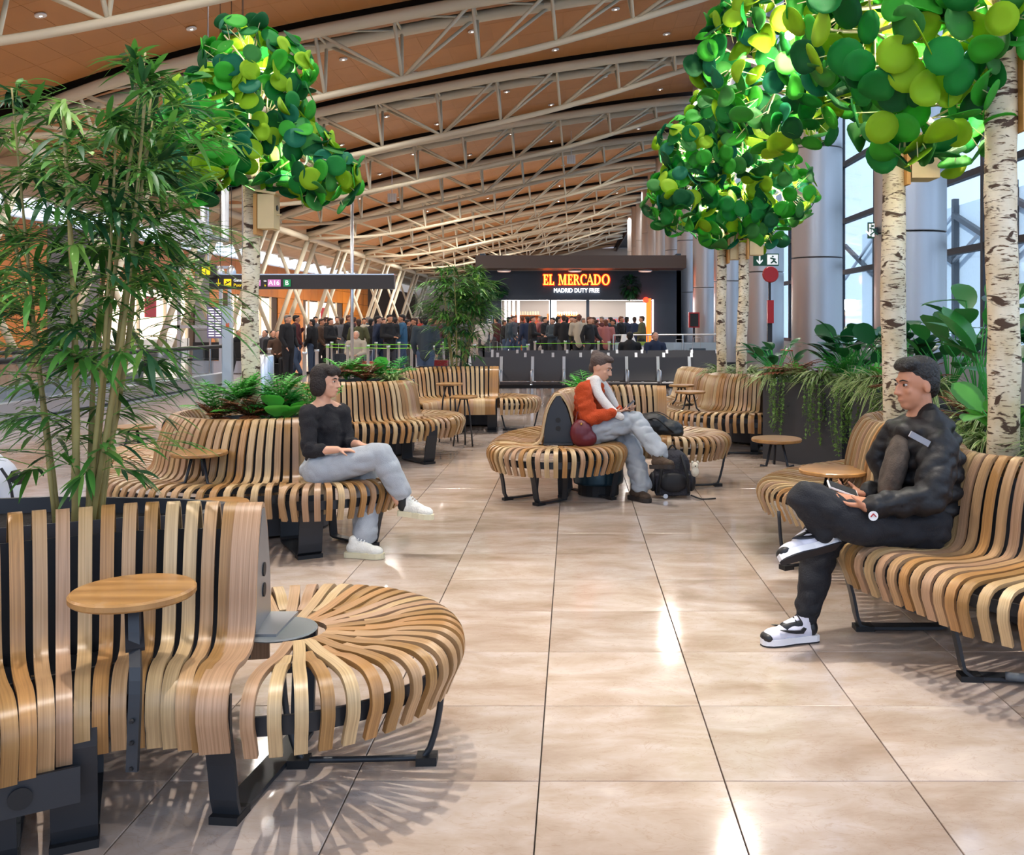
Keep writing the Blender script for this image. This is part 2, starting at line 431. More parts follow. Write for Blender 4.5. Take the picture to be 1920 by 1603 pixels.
# ---- downlights in the wood
dl = MB().lathe([(.13, 0), (.13, -.03), (.10, -.035)], n=14).mesh('housing', WHITE)
de = MB().lathe([(.10, -.03), (.001, -.037)], n=14).mesh('lens', mat('lamp_glow', '#fff2dc', .5, emit=40))
cnt = 0
for k in range(-1, 11):
    for (u, f) in ((-12.2, .35), (-10, .8), (-7.4, .35), (-5.5, .8), (-2.9, .3), (-.9, .82), (1.4, .3), (3.4, .82)):
        y = TD(k)+.75+(SP-1.5)*f; x = u+.3*math.sin(k*2.1+u)
        p = V((x, y, ceil_z(x)-.02))
        if k > 6 and f > .5: continue
        r = root('downlight', p, 'small round white downlight recessed in the wooden ceiling', 'downlight', 'ceiling downlights')
        an = math.atan2(ceil_z(x+.3)-ceil_z(x-.3), .6)
        for me, nm in ((dl, 'housing'), (de, 'lens')):
            o = link(me, nm, r); o.rotation_euler = (0, -an, 0)
# hanging white square panels between the trusses
for (px, py, D, lb) in ((1071, 299, 46, 'right one above the shop'), (735, 371, 46, 'left one beside the leaf crown')):
    p = W(px, py, D)
    r = root('acoustic_panel', p, 'small white square loudspeaker panel hung under the trusses, '+lb, 'speaker')
    MB().box(p, (.42, .08, .42)).build('body', WHITE, r)
    for a in (-1, 0, 1):
        MB().box(p+V((a*.12, -.045, 0)), (.015, .012, .4)).build('rib', CHROME, r)
    MB().tube([p+V((0, 0, .2)), V((p.x, p.y, interp(TOPP, p.x)+.2))], .015, 5).build('rod', CHROME, r)

# ------------------------------------------------------------------ RIGHT SIDE: columns and glazing
STEEL = None
def steel_mat():
    m = bpy.data.materials.new('brushed_column_steel'); m.use_nodes = True; N = m.node_tree.nodes; L = m.node_tree.links
    b = N['Principled BSDF']; b.inputs['Metallic'].default_value = .9; b.inputs['Roughness'].default_value = .34
    b.inputs['Base Color'].default_value = srgb('#b9b7b8'); b.inputs['Anisotropic'].default_value = .4
    tc = N.new('ShaderNodeTexCoord'); mp = N.new('ShaderNodeMapping'); mp.inputs['Scale'].default_value = (8, 8, .5)
    nz = N.new('ShaderNodeTexNoise'); nz.inputs['Scale'].default_value = 4
    L.new(tc.outputs['Object'], mp.inputs[0]); L.new(mp.outputs[0], nz.inputs['Vector'])
    mr = N.new('ShaderNodeMapRange'); mr.inputs['To Min'].default_value = .28; mr.inputs['To Max'].default_value = .44
    L.new(nz.outputs[0], mr.inputs[0]); L.new(mr.outputs[0], b.inputs['Roughness']); return m
STEEL = steel_mat()
COLY = [9.5+5.9*i for i in range(14)]
for i, y in enumerate(COLY):
    R_ = .56
    r = root('steel_column', (5.5, y, 0), 'big round brushed steel column on the glazed side, %s' % (['nearest', 'second', 'third', 'fourth', 'fifth', 'sixth', 'seventh', 'eighth', 'ninth', 'tenth', 'eleventh', 'twelfth', 'thirteenth', 'farthest'][i]+' from the camera'), 'column', 'steel columns')
    z = 0
    for (a, b) in ((0.15, 2.95), (2.97, 5.4), (5.42, 8.0), (8.02, 11.4)):
        MB().lathe([(R_-.01, a), (R_, a+.01), (R_, b-.01), (R_-.01, b)], (5.5, y, 0), 36).build('shell', STEEL, r, smooth=True)
        smooth_angle(bpy.data.objects[C.objects[-1].name], 30)
    MB().lathe([(R_+.04, 0), (R_+.04, .15)], (5.5, y, 0), 36).build('plinth', DARK, r)
GX = 7.2
FR = mat('facade_frame', '#33363b', .45, .3)
def glass_mat():
    m = bpy.data.materials.new('facade_glass'); m.use_nodes = True; N = m.node_tree.nodes; L = m.node_tree.links
    for n in list(N):
        if n.type == 'BSDF_PRINCIPLED': N.remove(n)
    t = N.new('ShaderNodeBsdfTransparent'); t.inputs[0].default_value = (.86, .93, .97, 1)
    g = N.new('ShaderNodeBsdfGlossy'); g.inputs['Roughness'].default_value = .03
    lw = N.new('ShaderNodeLayerWeight'); lw.inputs[0].default_value = .5; pw_ = N.new('ShaderNodeMath'); pw_.operation = 'POWER'; pw_.inputs[1].default_value = 4
    L.new(lw.outputs['Facing'], pw_.inputs[0]); f = N.new('ShaderNodeMapRange'); f.inputs['To Min'].default_value = .04; f.inputs['To Max'].default_value = .6; L.new(pw_.outputs[0], f.inputs[0])
    mx = N.new('ShaderNodeMixShader'); L.new(f.outputs[0], mx.inputs[0]); L.new(t.outputs[0], mx.inputs[1]); L.new(g.outputs[0], mx.inputs[2])
    L.new(mx.outputs[0], N['Material Output'].inputs[0]); return m
GLASS = glass_mat()
ZT = [0.0, .95, 2.85, 4.2, 5.7, 7.3, 9.0, 11.6]
YS = [25.3+2.95*i for i in range(-6, 22)]
wn = root('window_1', (GX, 30, 0), kind='structure')
for y in YS: MB().box((GX, y, 5.8), (.16, .10, 11.6)).build('mullion', FR, wn)
for z in ZT[1:]: MB().box((GX, (YS[0]+YS[-1])/2, z), (.14, YS[-1]-YS[0], .12)).build('transom', FR, wn)
gm = {}
for j in range(1, len(ZT)-1):
    me = MB().box((0, 0, 0), (.02, 2.83, ZT[j+1]-ZT[j]-.12)).mesh('pane', GLASS)
    for i in range(len(YS)-1):
        o = link(me, 'pane', wn); o.location = V((GX, YS[i]+1.475, (ZT[j]+ZT[j+1])/2))-ORG[wn.name]
MB().box((GX, (YS[0]+YS[-1])/2, .45), (.3, YS[-1]-YS[0], .9)).build('sill_wall', mat('grey_sill', '#8e959c', .5), wn)
# outside: apron ground and neighbouring steelwork seen through the glass
ap = MB(); ap.box((60, 50, -3.1), (105, 200, .2)); tag(ap.build('apron', mat('apron', '#8f959b', .9)), kind='structure')
ob = root('pier_building', (24, 40, -3), 'pale airport building with grey steel bracing outside the glass wall', 'building')
MB().box((27, 45, 3), (5, 70, 12)).build('wall', mat('pale_clad', '#cfdde8', .6, var=.05), ob)
for i in range(9):
    y = 12+8*i
    MB().beam((24.3, y, -3), (24.3, y, 9.4), .35, .35).build('post', FR, ob)
    MB().beam((24.2, y, 5.4), (24.2, y+8, 8.4), .3, .3).build('brace', FR, ob)
    MB().beam((24.2, y, 8.4), (24.2, y+8, 5.4), .18, .18).build('brace', CHROME, ob)

# ------------------------------------------------------------------ LEFT SIDE
OW = mat('orange_veneer', '#c9761f', .35, var=.08, vscale=.6, objvar=.06)
GRW = mat('grey_wall_panel', '#6d6a6c', .5, objvar=.05)
wl = root('wall_left', (-21, 30, 0), kind='structure')
bays = []
MB().box((-21.25, 60, 2.7), (.3, 150, 5.4)).build('core', mat('wall_core', '#4d3a2b', .8), wl)
pw = 2.1
y = 2
i = 0
pm2 = MB().box((0, 0, 0), (.05, pw-.03, 1.07)).mesh('panel', OW); pm3 = MB().box((0, 0, 0), (.05, pw-.03, 1.07)).mesh('panel', GRW)
while y < 95:
    shop = (40 < y < 52) or (56 < y < 66) or (72 < y < 84)
    grey = (36 <= y < 40) or (52 < y < 54)
    for z in range(5):
        if shop and z < 3: continue
        o = link(pm3 if grey else pm2, 'panel', wl); o.location = V((-21.05, y+pw/2, .56+1.1*z))-ORG[wl.name]
    y += pw; i += 1
# clerestory strip
cl = root('window_2', (-21, 30, 5.6), kind='structure')
for i in range(32):
    MB().box((-21.1, 2+3*i+1.45, 6.0), (.05, 2.6, .75)).build('pane', mat('daylight_pane', '#dcebff', .4, emit=1.6), cl)
MB().box((-21.2, 50, 6.0), (.06, 100, 1.1)).build('frame', WHITE, cl)
# cream sloping soffit with fins above the clerestory
SO = mat('beige_soffit', '#b7a58a', .6, var=.08, vscale=1)
so = root('trim_1', (-19, 40, 6.5), kind='structure')
mb = MB(); n = 0
pr = [(-21.3, 6.35), (-20.2, 6.25), (-18.8, 6.45), (-17.4, 7.3), (-16.4, 8.1)]
for (xa, za), (xb, zb) in zip(pr, pr[1:]):
    n = len(mb.v); mb.v += [V((xa, 0, za)), V((xb, 0, zb)), V((xb, 125, zb)), V((xa, 125, za))]; mb.f.append((n, n+1, n+2, n+3))
mb.build('soffit_panel', SO, so)
for i in range(42):
    y = 4+2.6*i
    MB().beam((-20.8, y, 6.2), (-17.2, y, 7.1), .07, .22).build('fin', SO, so)
MB().tube([(-16.4, 0, 6.75), (-16.4, 125, 6.75)], .18, 10).build('edge_beam', CREAMST, so, smooth=True)
MB().tube([(-17.9, 0, 6.4), (-17.9, 125, 6.4)], .09, 8).build('edge_rail', CREAMST, so, smooth=True)
# raking struts
SN = ['nearest', 'second', 'third', 'fourth', 'fifth', 'sixth', 'seventh', 'eighth', 'ninth', 'tenth', 'eleventh', 'farthest']
for k in range(0, 12):
    D = TD(k)
    r = root('raking_column', (-17.4, D, 0), 'pair of cream raking steel struts on the wood-clad side, %s from the camera' % SN[k], 'column', 'raking columns')
    for (a, b, rr) in (((-18.3, D-.9, 0), (-16.4, D+.4, 6.7), .14), ((-18.3, D+.9, 0), (-16.4, D+2.2, 6.7), .14), ((-16.2, D+1.6, 0), (-18.1, D-.4, 6.4), .11)):
        MB().tube([a, b], rr, 10).build('strut', CREAMST, r, smooth=True)
    MB().box((-18.3, D, .1), (.6, 2.6, .2)).build('base_plate', GRW, r)
# shopfronts glowing in the left wall
SH = mat('shop_glow', '#ffe6d2', .5, emit=1.7)
for (ya, yb, lb) in ((42, 51, 'nearest'), (58, 65, 'middle'), (74, 83, 'farthest')):
    r = root('shopfront', (-20.9, (ya+yb)/2, 0), 'bright lit white shopfront in the orange wall, %s of three' % lb, 'shopfront')
    MB().box((-20.95, (ya+yb)/2, 1.9), (.1, yb-ya, 2.6)).build('light_panel', SH, r)
    MB().box((-20.9, (ya+yb)/2, .35), (.25, yb-ya, .7)).build('plinth', WHITE, r)
    for t in (.02, .35, .68, .98): MB().box((-20.85, ya+(yb-ya)*t, 1.65), (.15, .12, 3.3)).build('post', CREAMST, r)
    MB().box((-20.85, ya+(yb-ya)*.5, 2.3), (.05, 1.2, 1.0)).build('poster', mat('red_poster', '#b5303a', .5), r)
# end wall far away
tag(MB().box((-8, 126, 5.5), (34, .3, 12)).build('wall_far', mat('far_wall', '#9b8b7c', .7)), kind='structure')
# moving walkway
mw = root('moving_walkway', (-8.6, 14, 0), 'long glass sided moving walkway along the left of the hall', 'walkway')
MB().box((-9.5, 14.5, .06), (2.2, 17, .12)).build('tread_plate', mat('walkway_plate', '#77777c', .35, .6), mw)
for X in (-8.4, -10.6):
    MB().box((X, 14.5, .2), (.22, 17, .24)).build('skirt', CHROME, mw)
    for i in range(8):
        MB().box((X, 6+2*i+1, .62), (.015, 1.97, .6)).build('glass_panel', GLASS, mw)
    MB().tube([(X, 5.9, .3), (X, 5.7, .6), (X, 5.9, .93), (X, 6.3, .95), (X, 22.8, .95), (X, 23.2, .93), (X, 23.4, .6), (X, 23.2, .3)], .045, 8).build('handrail', BLACK, mw, smooth=True)
MB().box((-8.25, 14.5, .02), (.3, 17, .04)).build('edge_strip', CHROME, mw)
# round duct outlets
for (px, py, rr, lb) in ((369, 438, .42, 'right'), (326, 428, .44, 'left')):
    p = W(px, py, 27)
    r = root('round_duct_outlet', p, 'large flat grey disc shaped air outlet above the wooden wall, %s of the two' % lb, 'air outlet')
    MB().lathe([(rr*.96, -.12), (rr, -.1), (rr, .1), (rr*.9, .12)], p, 32, Matrix.Rotation(PI/2, 3, 'X')).build('disc', mat('duct_grey', '#a9adb4', .45), r, smooth=False)
    MB().tube([p+V((0, .1, 0)), p+V((0, 2.2, 0)), V((p.x-.3, p.y+3, ceil_z(p.x-.3)+.02))], .12, 8).build('duct', mat('duct_grey', '#a9adb4', .45), r, smooth=True)
# metal gate frame before the wood wall
gf = root('portal_frame', W(365, 690, 27), 'grey steel portal frame standing before the orange wood wall', 'frame')
b = V(W(365, 690, 27)); b.z = 0
for x in (-.45, .75, 1.0): MB().box((b.x+x, 27, 1.55), (.08, .08, 3.1)).build('post', CHROME, gf)
for z in (3.1, 1.4): MB().box((b.x+.1, 27, z), (1.9, .08, .08)).build('rail', CHROME, gf)

# wayfinding sign
sg = root('hanging_sign', W(567, 529, 20), 'long black hanging airport direction sign with yellow arrow and gate codes', 'sign')
a = W(395, 516, 20); b = W(740, 542, 20); cx = (a.x+b.x)/2; cz = (a.z+b.z)/2
SB = mat('sign_black', '#2a211d', .45)
YL = mat('sign_yellow', '#f2d20a', .5, emit=.5); PK = mat('sign_pink', '#c77bb5', .5, emit=.4); GN = mat('sign_green', '#16834a', .5, emit=.35); WT = mat('sign_white', '#eeeeee', .5, emit=.6)
MB().box((cx, 20, cz), (b.x-a.x, .16, a.z-b.z)).build('panel', SB, sg)
MB().box((cx, 20, a.z+.015), (b.x-a.x, .17, .02)).build('frame_rail', CHROME, sg)
def sx(px, py, dy=-.1): q = W(px, py, 20); return V((q.x, 20+dy, q.z))
q = sx(413, 530); M_ = Matrix.Translation(q) @ Matrix.Rotation(PI/2, 4, 'X')
s_ = .011
MB().prism([(-.5*s_, 7*s_), (.5*s_, 7*s_), (.5*s_, -3*s_), (3.2*s_, 0), (4*s_, -1.5*s_), (0, -7*s_), (-4*s_, -1.5*s_), (-3.2*s_, 0), (-.5*s_, -3*s_)], 0, .012, M_).build('arrow', YL, sg)
MB().box(sx(430, 530), (.15, .02, .15)).build('plane_symbol_plate', YL, sg)
q = sx(430, 531, -.115)
MB().beam(q+V((-.055, 0, -.03)), q+V((.06, 0, .035)), .012, .02).beam(q+V((-.02, 0, .04)), q+V((.01, 0, .0)), .01, .02).beam(q+V((-.06, 0, -.055)), q+V((.06, 0, -.055)), .01, .008).build('plane_symbol', SB, sg)
text_mesh('Gates', .085, WT, 'lettering', sx(441, 526), sg, .004, align='LEFT')
text_mesh('Puertas', .095, YL, 'lettering', sx(441, 535), sg, .004, align='LEFT')
MB().box(sx(487, 531), (.1, .02, .13)).build('code_plate', PK, sg); text_mesh('7', .13, WT, 'lettering', sx(488, 531, -.115), sg, .004)
text_mesh('to', .07, WT, 'lettering', sx(500, 527), sg, .004); text_mesh('a', .08, YL, 'lettering', sx(500, 535), sg, .004)
MB().box(sx(517, 531), (.27, .02, .15)).build('code_plate', PK, sg); text_mesh('A16', .14, WT, 'lettering', sx(517, 531, -.115), sg, .004)
MB().box(sx(541, 531), (.15, .02, .15)).build('code_plate', GN, sg); text_mesh('B', .14, WT, 'lettering', sx(541, 531, -.115), sg, .004)
for px in (660, 455):
    p = W(px, 500, 20); MB().tube([(p.x, 20, 0 if px == 660 else a.z), (p.x, 20, 4.12 if px == 660 else interp(TOPP, p.x)+.2)], .035 if px == 660 else .02, 8).build('hanger', CHROME, sg, smooth=True)
ig = root('information_sign', W(390, 508, 19.8), 'black cube sign with yellow letter i above the end of the direction sign', 'sign')
p = W(390, 508, 19.8); MB().box(p, (.29, .2, .29)).build('box', SB, ig); MB().box(p+V((0, -.105, 0)), (.17, .02, .17)).build('plate', YL, ig)
text_mesh('i', .17, SB, 'lettering', p+V((0, -.12, 0)), ig, .004)
MB().tube([p+V((0, 0, .14)), V((p.x, p.y, ceil_z(p.x)+.02))], .015, 6).build('rod', CHROME, ig)
# departures display
dp = root('departures_board', (W(411, 605, 26).x, 26, 0), 'upright departures board with rows of pale text on purple grey', 'display')
p = W(411, 605, 26)
MB().box((p.x, 26, p.z), (.62, .12, .86)).build('screen', mat('board_purple', '#5a5270', .4, emit=.4), dp)
for c in range(3):
    for rr in range(11):
        MB().box((p.x-.19+.19*c, 25.93, p.z+.36-.072*rr), (.15, .01, .03)).build('text_line', WT, dp)
for x in (-.25, .25): MB().tube([(p.x+x, 26, 0), (p.x+x, 26, p.z-.4)], .03, 8).build('post', CHROME, dp)
tp = W(427, 640, 22); r = root('info_totem', (tp.x, 22, 0), 'slim pale metal totem post beside the departures board', 'totem')
MB().box((tp.x, 22, .95), (.22, .12, 1.9)).build('body', mat('totem_grey', '#b9c4cc', .35, .4), r)
MB().box((tp.x+.02, 21.93, 1.45), (.07, .02, .1)).build('button_plate', mat('orange_red', '#d9542b', .5), r)
bn = W(497, 690, 16.5); r = root('litter_bin', (bn.x, 16.5, 0), 'tall brushed steel litter bin behind the left birch trunk', 'bin')
MB().lathe([(.14, 0), (.15, .02), (.15, .92), (.12, .96)], (bn.x, 16.5, 0), 20).build('body', CHROME, r, smooth=True)
MB().lathe([(.1, .961), (.1, .97)], (bn.x, 16.5, 0), 16).build('opening', BLACK, r)
for i, (px, py) in enumerate(((391, 515), (412, 512))):
    p = W(px+22, py-8+2*i, 21)
    r = root('pendant_lamp', p, 'small silver bell pendant lamp above the direction sign, %s one' % ('left', 'right')[i], 'lamp')
    MB().lathe([(.03, .1), (.07, .05), (.1, -.03), (.105, -.1)], p, 16, close=False).build('shade', CHROME, r, smooth=True)
    MB().ell(p+V((0, 0, -.06)), .05).build('bulb', mat('bulb_glow', '#fff0c8', .5, emit=4), r)
    MB().tube([p+V((0, 0, .1)), V((p.x, p.y, ceil_z(p.x)+.02))], .008, 5).build('cord', BLACK, r)

# ------------------------------------------------------------------ SHOP
SD = 42
def sp(px, py, D=SD): return W(px, py, D)
NAVY = mat('shop_navy', '#2b3744', .5, var=.06, vscale=2); BRN = mat('shop_fascia_brown', '#43352f', .6)
sh = root('shop_building', (0.3, SD, 0), 'dark navy duty free shop box with lit sign and wide opening', 'shop')
L_, R_, Tp = sp(900, 0).x, sp(1277, 0).x, sp(0, 508).z
oL, oR, oT = sp(940, 0).x, sp(1226, 0).x, sp(0, 562).z
MB().box(((L_+oL)/2, SD+.15, Tp/2), (oL-L_, .3, Tp)).build('wall_panel', NAVY, sh)
MB().box(((R_+oR)/2, SD+.15, Tp/2), (R_-oR, .3, Tp)).build('wall_panel', NAVY, sh)
MB().box(((oL+oR)/2, SD+.15, (Tp+oT)/2), (oR-oL, .3, Tp-oT)).build('wall_panel', NAVY, sh)
ft = sp(0, 480, 40.2).z
MB().box(((L_+R_)/2, 41, (Tp+ft)/2+.02), (R_-L_, 1.9, ft-Tp)).build('fascia', BRN, sh)
MB().box((L_+.1, 47, 2.3), (.2, 10, 4.6)).box((R_-.1, 47, 2.3), (.2, 10, 4.6)).build('side_wall', NAVY, sh)
MB().box(((L_+R_)/2, 47, 4.4), (R_-L_, 10, .15)).build('roof_slab', BRN, sh)
MB().box(((L_+R_)/2, 51.9, 2.2), (R_-L_, .15, 4.4)).build('rear_wall', mat('shop_rear', '#c9bfb4', .6), sh)
MB().box(((L_+R_)/2, 47, 2.75), (R_-L_-.5, 9, .05)).build('ceiling_panel', mat('shop_ceiling', '#f2f2f5', .6, emit=.9), sh)
for px in (1102, 1032): MB().box((sp(px, 0, 42.4).x, 42.4, oT/2), (.14 if px == 1102 else .07, .12, oT)).build('mullion', mat('mullion_grey', '#55606b', .4, .3), sh)
MB().box((sp(913+120, 0).x, 46, 1.3), (.35, .35, 2.6)).build('pillar', WHITE, sh)
for i, px in enumerate((948, 955, 963, 972)):
    MB().box((sp(px, 0, 43+.9*i).x, 43+.9*i, 1.3), (.1, .1, 2.6)).build('light_post', mat('shop_white_glow', '#ffffff', .5, emit=1.3), sh)
MB().box((sp(1216, 0, 41.8).x, 41.8, 1.3), (.22, .1, 2.6)).build('orange_light_strip', mat('orange_glow', '#ff5a1a', .5, emit=3.2), sh)
MB().box((sp(1224, 0, 41.8).x, 41.8, 1.3), (.06, .08, 2.5)).build('white_light_strip', mat('shop_white_glow', '#ffffff', .5, emit=1.3), sh)
MB().ell((sp(1211, 0, 41.7).x, 41.7, 2.52), .13).build('red_lamp', mat('red_glow', '#ff2010', .5, emit=9), sh)
MB().box((sp(1195, 0, 46).x, 46, 1.25), (1.1, .1, 2.5)).build('light_panel', mat('shop_white_glow', '#ffffff', .5, emit=1.3), sh)
# furniture inside the shop
for i, (px, D, w, h, c) in enumerate(((985, 48, 1.5, 1.9, '#c9722b'), (1055, 50, 1.6, 2.0, '#c98037'), (1140, 48, 2.0, 1.8, '#8d949c'), (1070, 46.5, .8, 1.1, '#d8d3cd'), (1165, 45.5, .9, 1.1, '#b9674a'), (1000, 45, 1.0, 1.1, '#cfcac6'))):
    x = sp(px, 0, D).x
    r = root('shop_shelf', (x, D, 0), ['tall orange wood shelf at the shop\'s left rear', 'tall arched orange shelf at the shop centre rear', 'grey shelf run at the shop\'s right rear', 'low white display in the shop centre', 'low terracotta display at the shop\'s right', 'low white display at the shop\'s left'][i], 'shelf')
    cm = mat('shelf_%d' % i, c, .6)
    MB().box((x, D+.2, h/2), (w, .05, h)).build('back_panel', cm, r)
    for s in (-1, 1): MB().box((x+s*w/2, D, h/2), (.05, .42, h)).build('side_panel', cm, r)
    for z in range(1, int(h/.38)+1):
        MB().box((x, D, z*.38), (w, .4, .03)).build('shelf_board', cm, r)
        g = MB(); rg = random.Random(i*10+z)
        for q in range(int(w/.13)): g.box((x-w/2+.1+.13*q, D-.05, z*.38+.1+.02*rg.random()), (.07, .07, .17))
        g.build('products', mat('products_%d' % (z % 4), ['#d04040', '#e8d9b0', '#5d8fc4', '#79b04a'][z % 4], .5), r, kind='stuff')
# lights inside the shop
for (x, y) in ((-1.4, 45), (1.2, 45), (3, 45), (0, 49)): lamp('POINT', (x, y, 2.4), 130, (1, .97, .95), .3, 'shop_lamp')
# soffit lamps
for px, lb in ((945, 'left'), (1078, 'middle'), (1210, 'right')):
    p = sp(px, 508, 41.2); p.z = Tp-.03
    r = root('soffit_lamp', p, 'flat round lamp under the shop fascia, %s of three' % lb, 'lamp')
    MB().lathe([(.3, 0.02), (.3, -.04), (.26, -.05)], p, 20).build('housing', WHITE, r)
    MB().lathe([(.25, -.051), (.01, -.055)], p, 20).build('lens', mat('pinkish_glow', '#ffb9a8', .5, emit=2), r)
# lettering EL MERCADO built from strokes with serifs
OG = mat('sign_orange_glow', '#ffb347', .5, emit=2.6); OR = mat('sign_red_edge', '#ff3c0a', .5, emit=2.2)
def stroke_letter(ch):
    P = []
    def rect(x0_, y0_, x1_, y1_): P.append([(x0_, y0_), (x1_, y0_), (x1_, y1_), (x0_, y1_)])
    def quad(*q): P.append(list(q))
    def ring(cx_, cy_, rx, ry, tx, ty, a0, a1, n=18):
        for i in range(n):
            a, b = math.radians(a0+(a1-a0)*i/n), math.radians(a0+(a1-a0)*(i+1)/n)
            P.append([(cx_+(rx-tx)*math.cos(a), cy_+(ry-ty)*math.sin(a)), (cx_+rx*math.cos(a), cy_+ry*math.sin(a)), (cx_+rx*math.cos(b), cy_+ry*math.sin(b)), (cx_+(rx-tx)*math.cos(b), cy_+(ry-ty)*math.sin(b))])
    if ch in 'EL':
        rect(.08, 0, .26, 1); rect(0, 0, .62, .08); rect(.54, 0, .62, .26)
        if ch == 'E': rect(0, .92, .60, 1); rect(.53, .76, .6, 1); rect(.2, .47, .48, .55); rect(.42, .38, .48, .64)
        else: rect(0, .92, .36, 1)
        return P, .7
    if ch == 'M':
        rect(.1, 0, .16, 1); rect(0, 0, .26, .06); rect(0, .94, .2, 1); quad((.12, 1), (.32, 1), (.58, .1), (.48, .02)); quad((.48, .02), (.56, .02), (.84, 1), (.76, 1)); rect(.78, 0, .96, 1); rect(.7, 0, 1.05, .06); rect(.78, .94, 1.04, 1)
        return P, 1.12
    if ch == 'R':
        rect(.08, 0, .25, 1); rect(0, 0, .34, .07); rect(0, .93, .3, 1); ring(.3, .73, .34, .27, .16, .08, -90, 90); rect(.2, .46, .32, .53); quad((.34, .5), (.5, .5), (.82, 0), (.62, 0)); rect(.6, 0, .86, .07)
        return P, .84
    if ch == 'C': ring(.48, .5, .48, .52, .18, .07, 50, 310); rect(.72, .68, .8, .95); return P, .80
    if ch == 'A':
        quad((.0, 0), (.08, 0), (.45, .98), (.39, 1.02)); quad((.34, 1.02), (.46, 1.02), (.85, 0), (.64, 0)); rect(.2, .3, .62, .37); rect(-.06, 0, .16, .06); rect(.56, 0, .92, .06); return P, .86
    if ch == 'D': rect(.08, 0, .26, 1); rect(0, 0, .4, .07); rect(0, .93, .4, 1); ring(.36, .5, .52, .5, .18, .07, -90, 90); return P, .98
    if ch == 'O': ring(.5, .5, .5, .52, .18, .07, 0, 360, 26); return P, 1.08
    return P, .45
hh = sp(0, 515).z-sp(0, 534).z; base = sp(1019, 534)
x = base.x; word = 'EL MERCADO'; tot = sum(stroke_letter(c)[1] for c in word); wscale = (sp(1145, 0).x-base.x)/tot
sgn = root('shop_sign', (sp(1082, 525).x, 41.9, base.z), 'glowing orange serif sign EL MERCADO over the shop opening', 'sign')
for ch in word:
    P, adv = stroke_letter(ch)
    if P:
        for (m, off, dy, nm) in ((OR, .025, -.03, 'letter_edge'), (OG, 0, -.075, 'letter')):
            mb = MB()
            for poly in P:
                M_ = Matrix.Translation((x, SD-.02+dy, base.z)) @ Matrix.Rotation(PI/2, 4, 'X')
                cxp = sum(p[0] for p in poly)/len(poly); cyp = sum(p[1] for p in poly)/len(poly)
                q = [(p[0]*wscale*.94+(off if p[0] > cxp else -off), p[1]*hh+(off if p[1] > cyp else -off)) for p in poly]
                mb.prism(q, 0, .04, M_)
            mb.build(nm, m, sgn)
    x += adv*wscale
s2 = root('shop_subtitle_sign', (sp(1081, 545).x, 41.9, sp(0, 545).z), 'white glowing line MADRID DUTY FREE below the orange sign', 'sign')
text_mesh('MADRID DUTY FREE', .27, mat('white_letter_glow', '#ffffff', .5, emit=4), 'lettering', (sp(1081, 0).x, 41.93, sp(0, 545).z), s2, .02, sx=.83)
r = root('notice_plate', (sp(919, 599).x, 41.97, sp(0, 599).z), 'small framed notice on the shop\'s left wall', 'notice')
p = sp(919, 599); MB().box((p.x, 41.97, p.z), (.22, .04, .34)).build('frame', CHROME, r); MB().box((p.x, 41.94, p.z), (.17, .02, .29)).build('sheet', BLACK, r)
for z in (-.08, 0, .08): MB().box((p.x, 41.925, p.z+z), (.12, .01, .025)).build('text_line', WT, r)
# green exit sign, hanging near the back birches
def exit_sign(px, py, D, w, h, lb, hang):
    p = W(px, py, D); r = root('exit_sign', p, lb, 'sign')
    GD = mat('exit_green', '#0b4a34', .5, emit=.15)
    MB().box(p, (w, .05, h)).build('box', GD, r)
    MB().box(p+V((w*.25, -.03, 0)), (w*.42, .012, h*.82)).build('symbol_plate', WT, r)
    c = p+V((w*.27, -.042, 0)); s = h
    MB().beam(c+V((-.02*s, 0, .1*s)), c+V((.08*s, 0, -.12*s)), .1*s, .02).beam(c+V((.08*s, 0, -.12*s)), c+V((.28*s, 0, -.3*s)), .07*s, .02).beam(c+V((.03*s, 0, -.12*s)), c+V((-.2*s, 0, -.3*s)), .07*s, .02).beam(c+V((-.25*s, 0, .12*s)), c+V((.2*s, 0, .02*s)), .06*s, .02).lathe([(.07*s, -.01), (.07*s, .01)], c+V((-.04*s, 0, .26*s)), 10, Matrix.Rotation(PI/2, 3, 'X')).build('running_figure', GD, r)
    c = p+V((-w*.27, -.03, 0))
    M_ = Matrix.Translation(c) @ Matrix.Rotation(PI/2, 4, 'X'); s_ = h/18
    MB().prism([(-1*s_, 7*s_), (1*s_, 7*s_), (1*s_, -3*s_), (4.2*s_, 0), (4.6*s_, -2*s_), (0, -7*s_), (-4.6*s_, -2*s_), (-4.2*s_, 0), (-1*s_, -3*s_)], 0, .012, M_).build('arrow', WT, r)
    if hang: MB().tube([p+V((0, 0, h/2)), V((p.x, p.y, 11.2))], .01, 5).build('rod', CHROME, r)
    else: MB().box(p+V((.1, .03, 0)), (.2, .03, h*.4)).build('bracket', DARK, r)
exit_sign(1436, 487, 12.8, .34, .165, 'green exit sign with arrow and running man beside the back birch trunks', True)
exit_sign(1633, 432, 15.3, .1, .26, 'narrow green exit sign fixed to the side of the second steel column', False)
p = W(1452, 545, 20)
r = root('fire_call_point', (p.x, 20.5, 0), 'red fire equipment post by the steel columns', 'fire post')
MB().box((p.x, 20.5, .8), (.1, .1, 1.6)).build('post', DARK, r); MB().lathe([(.16, -.06), (.18, 0), (.16, .06)], (p.x, 20.4, W(0, 515, 20.5).z), 20, Matrix.Rotation(PI/2, 3, 'X')).build('red_disc', mat('fire_red', '#a61c22', .4), r)
MB().box((p.x, 20.42, 1.75), (.13, .12, .5)).build('red_box', mat('fire_red', '#a61c22', .4), r); MB().box((p.x, 20.5, 2.1), (.05, .05, 1.2)).build('upper_post', DARK, r)
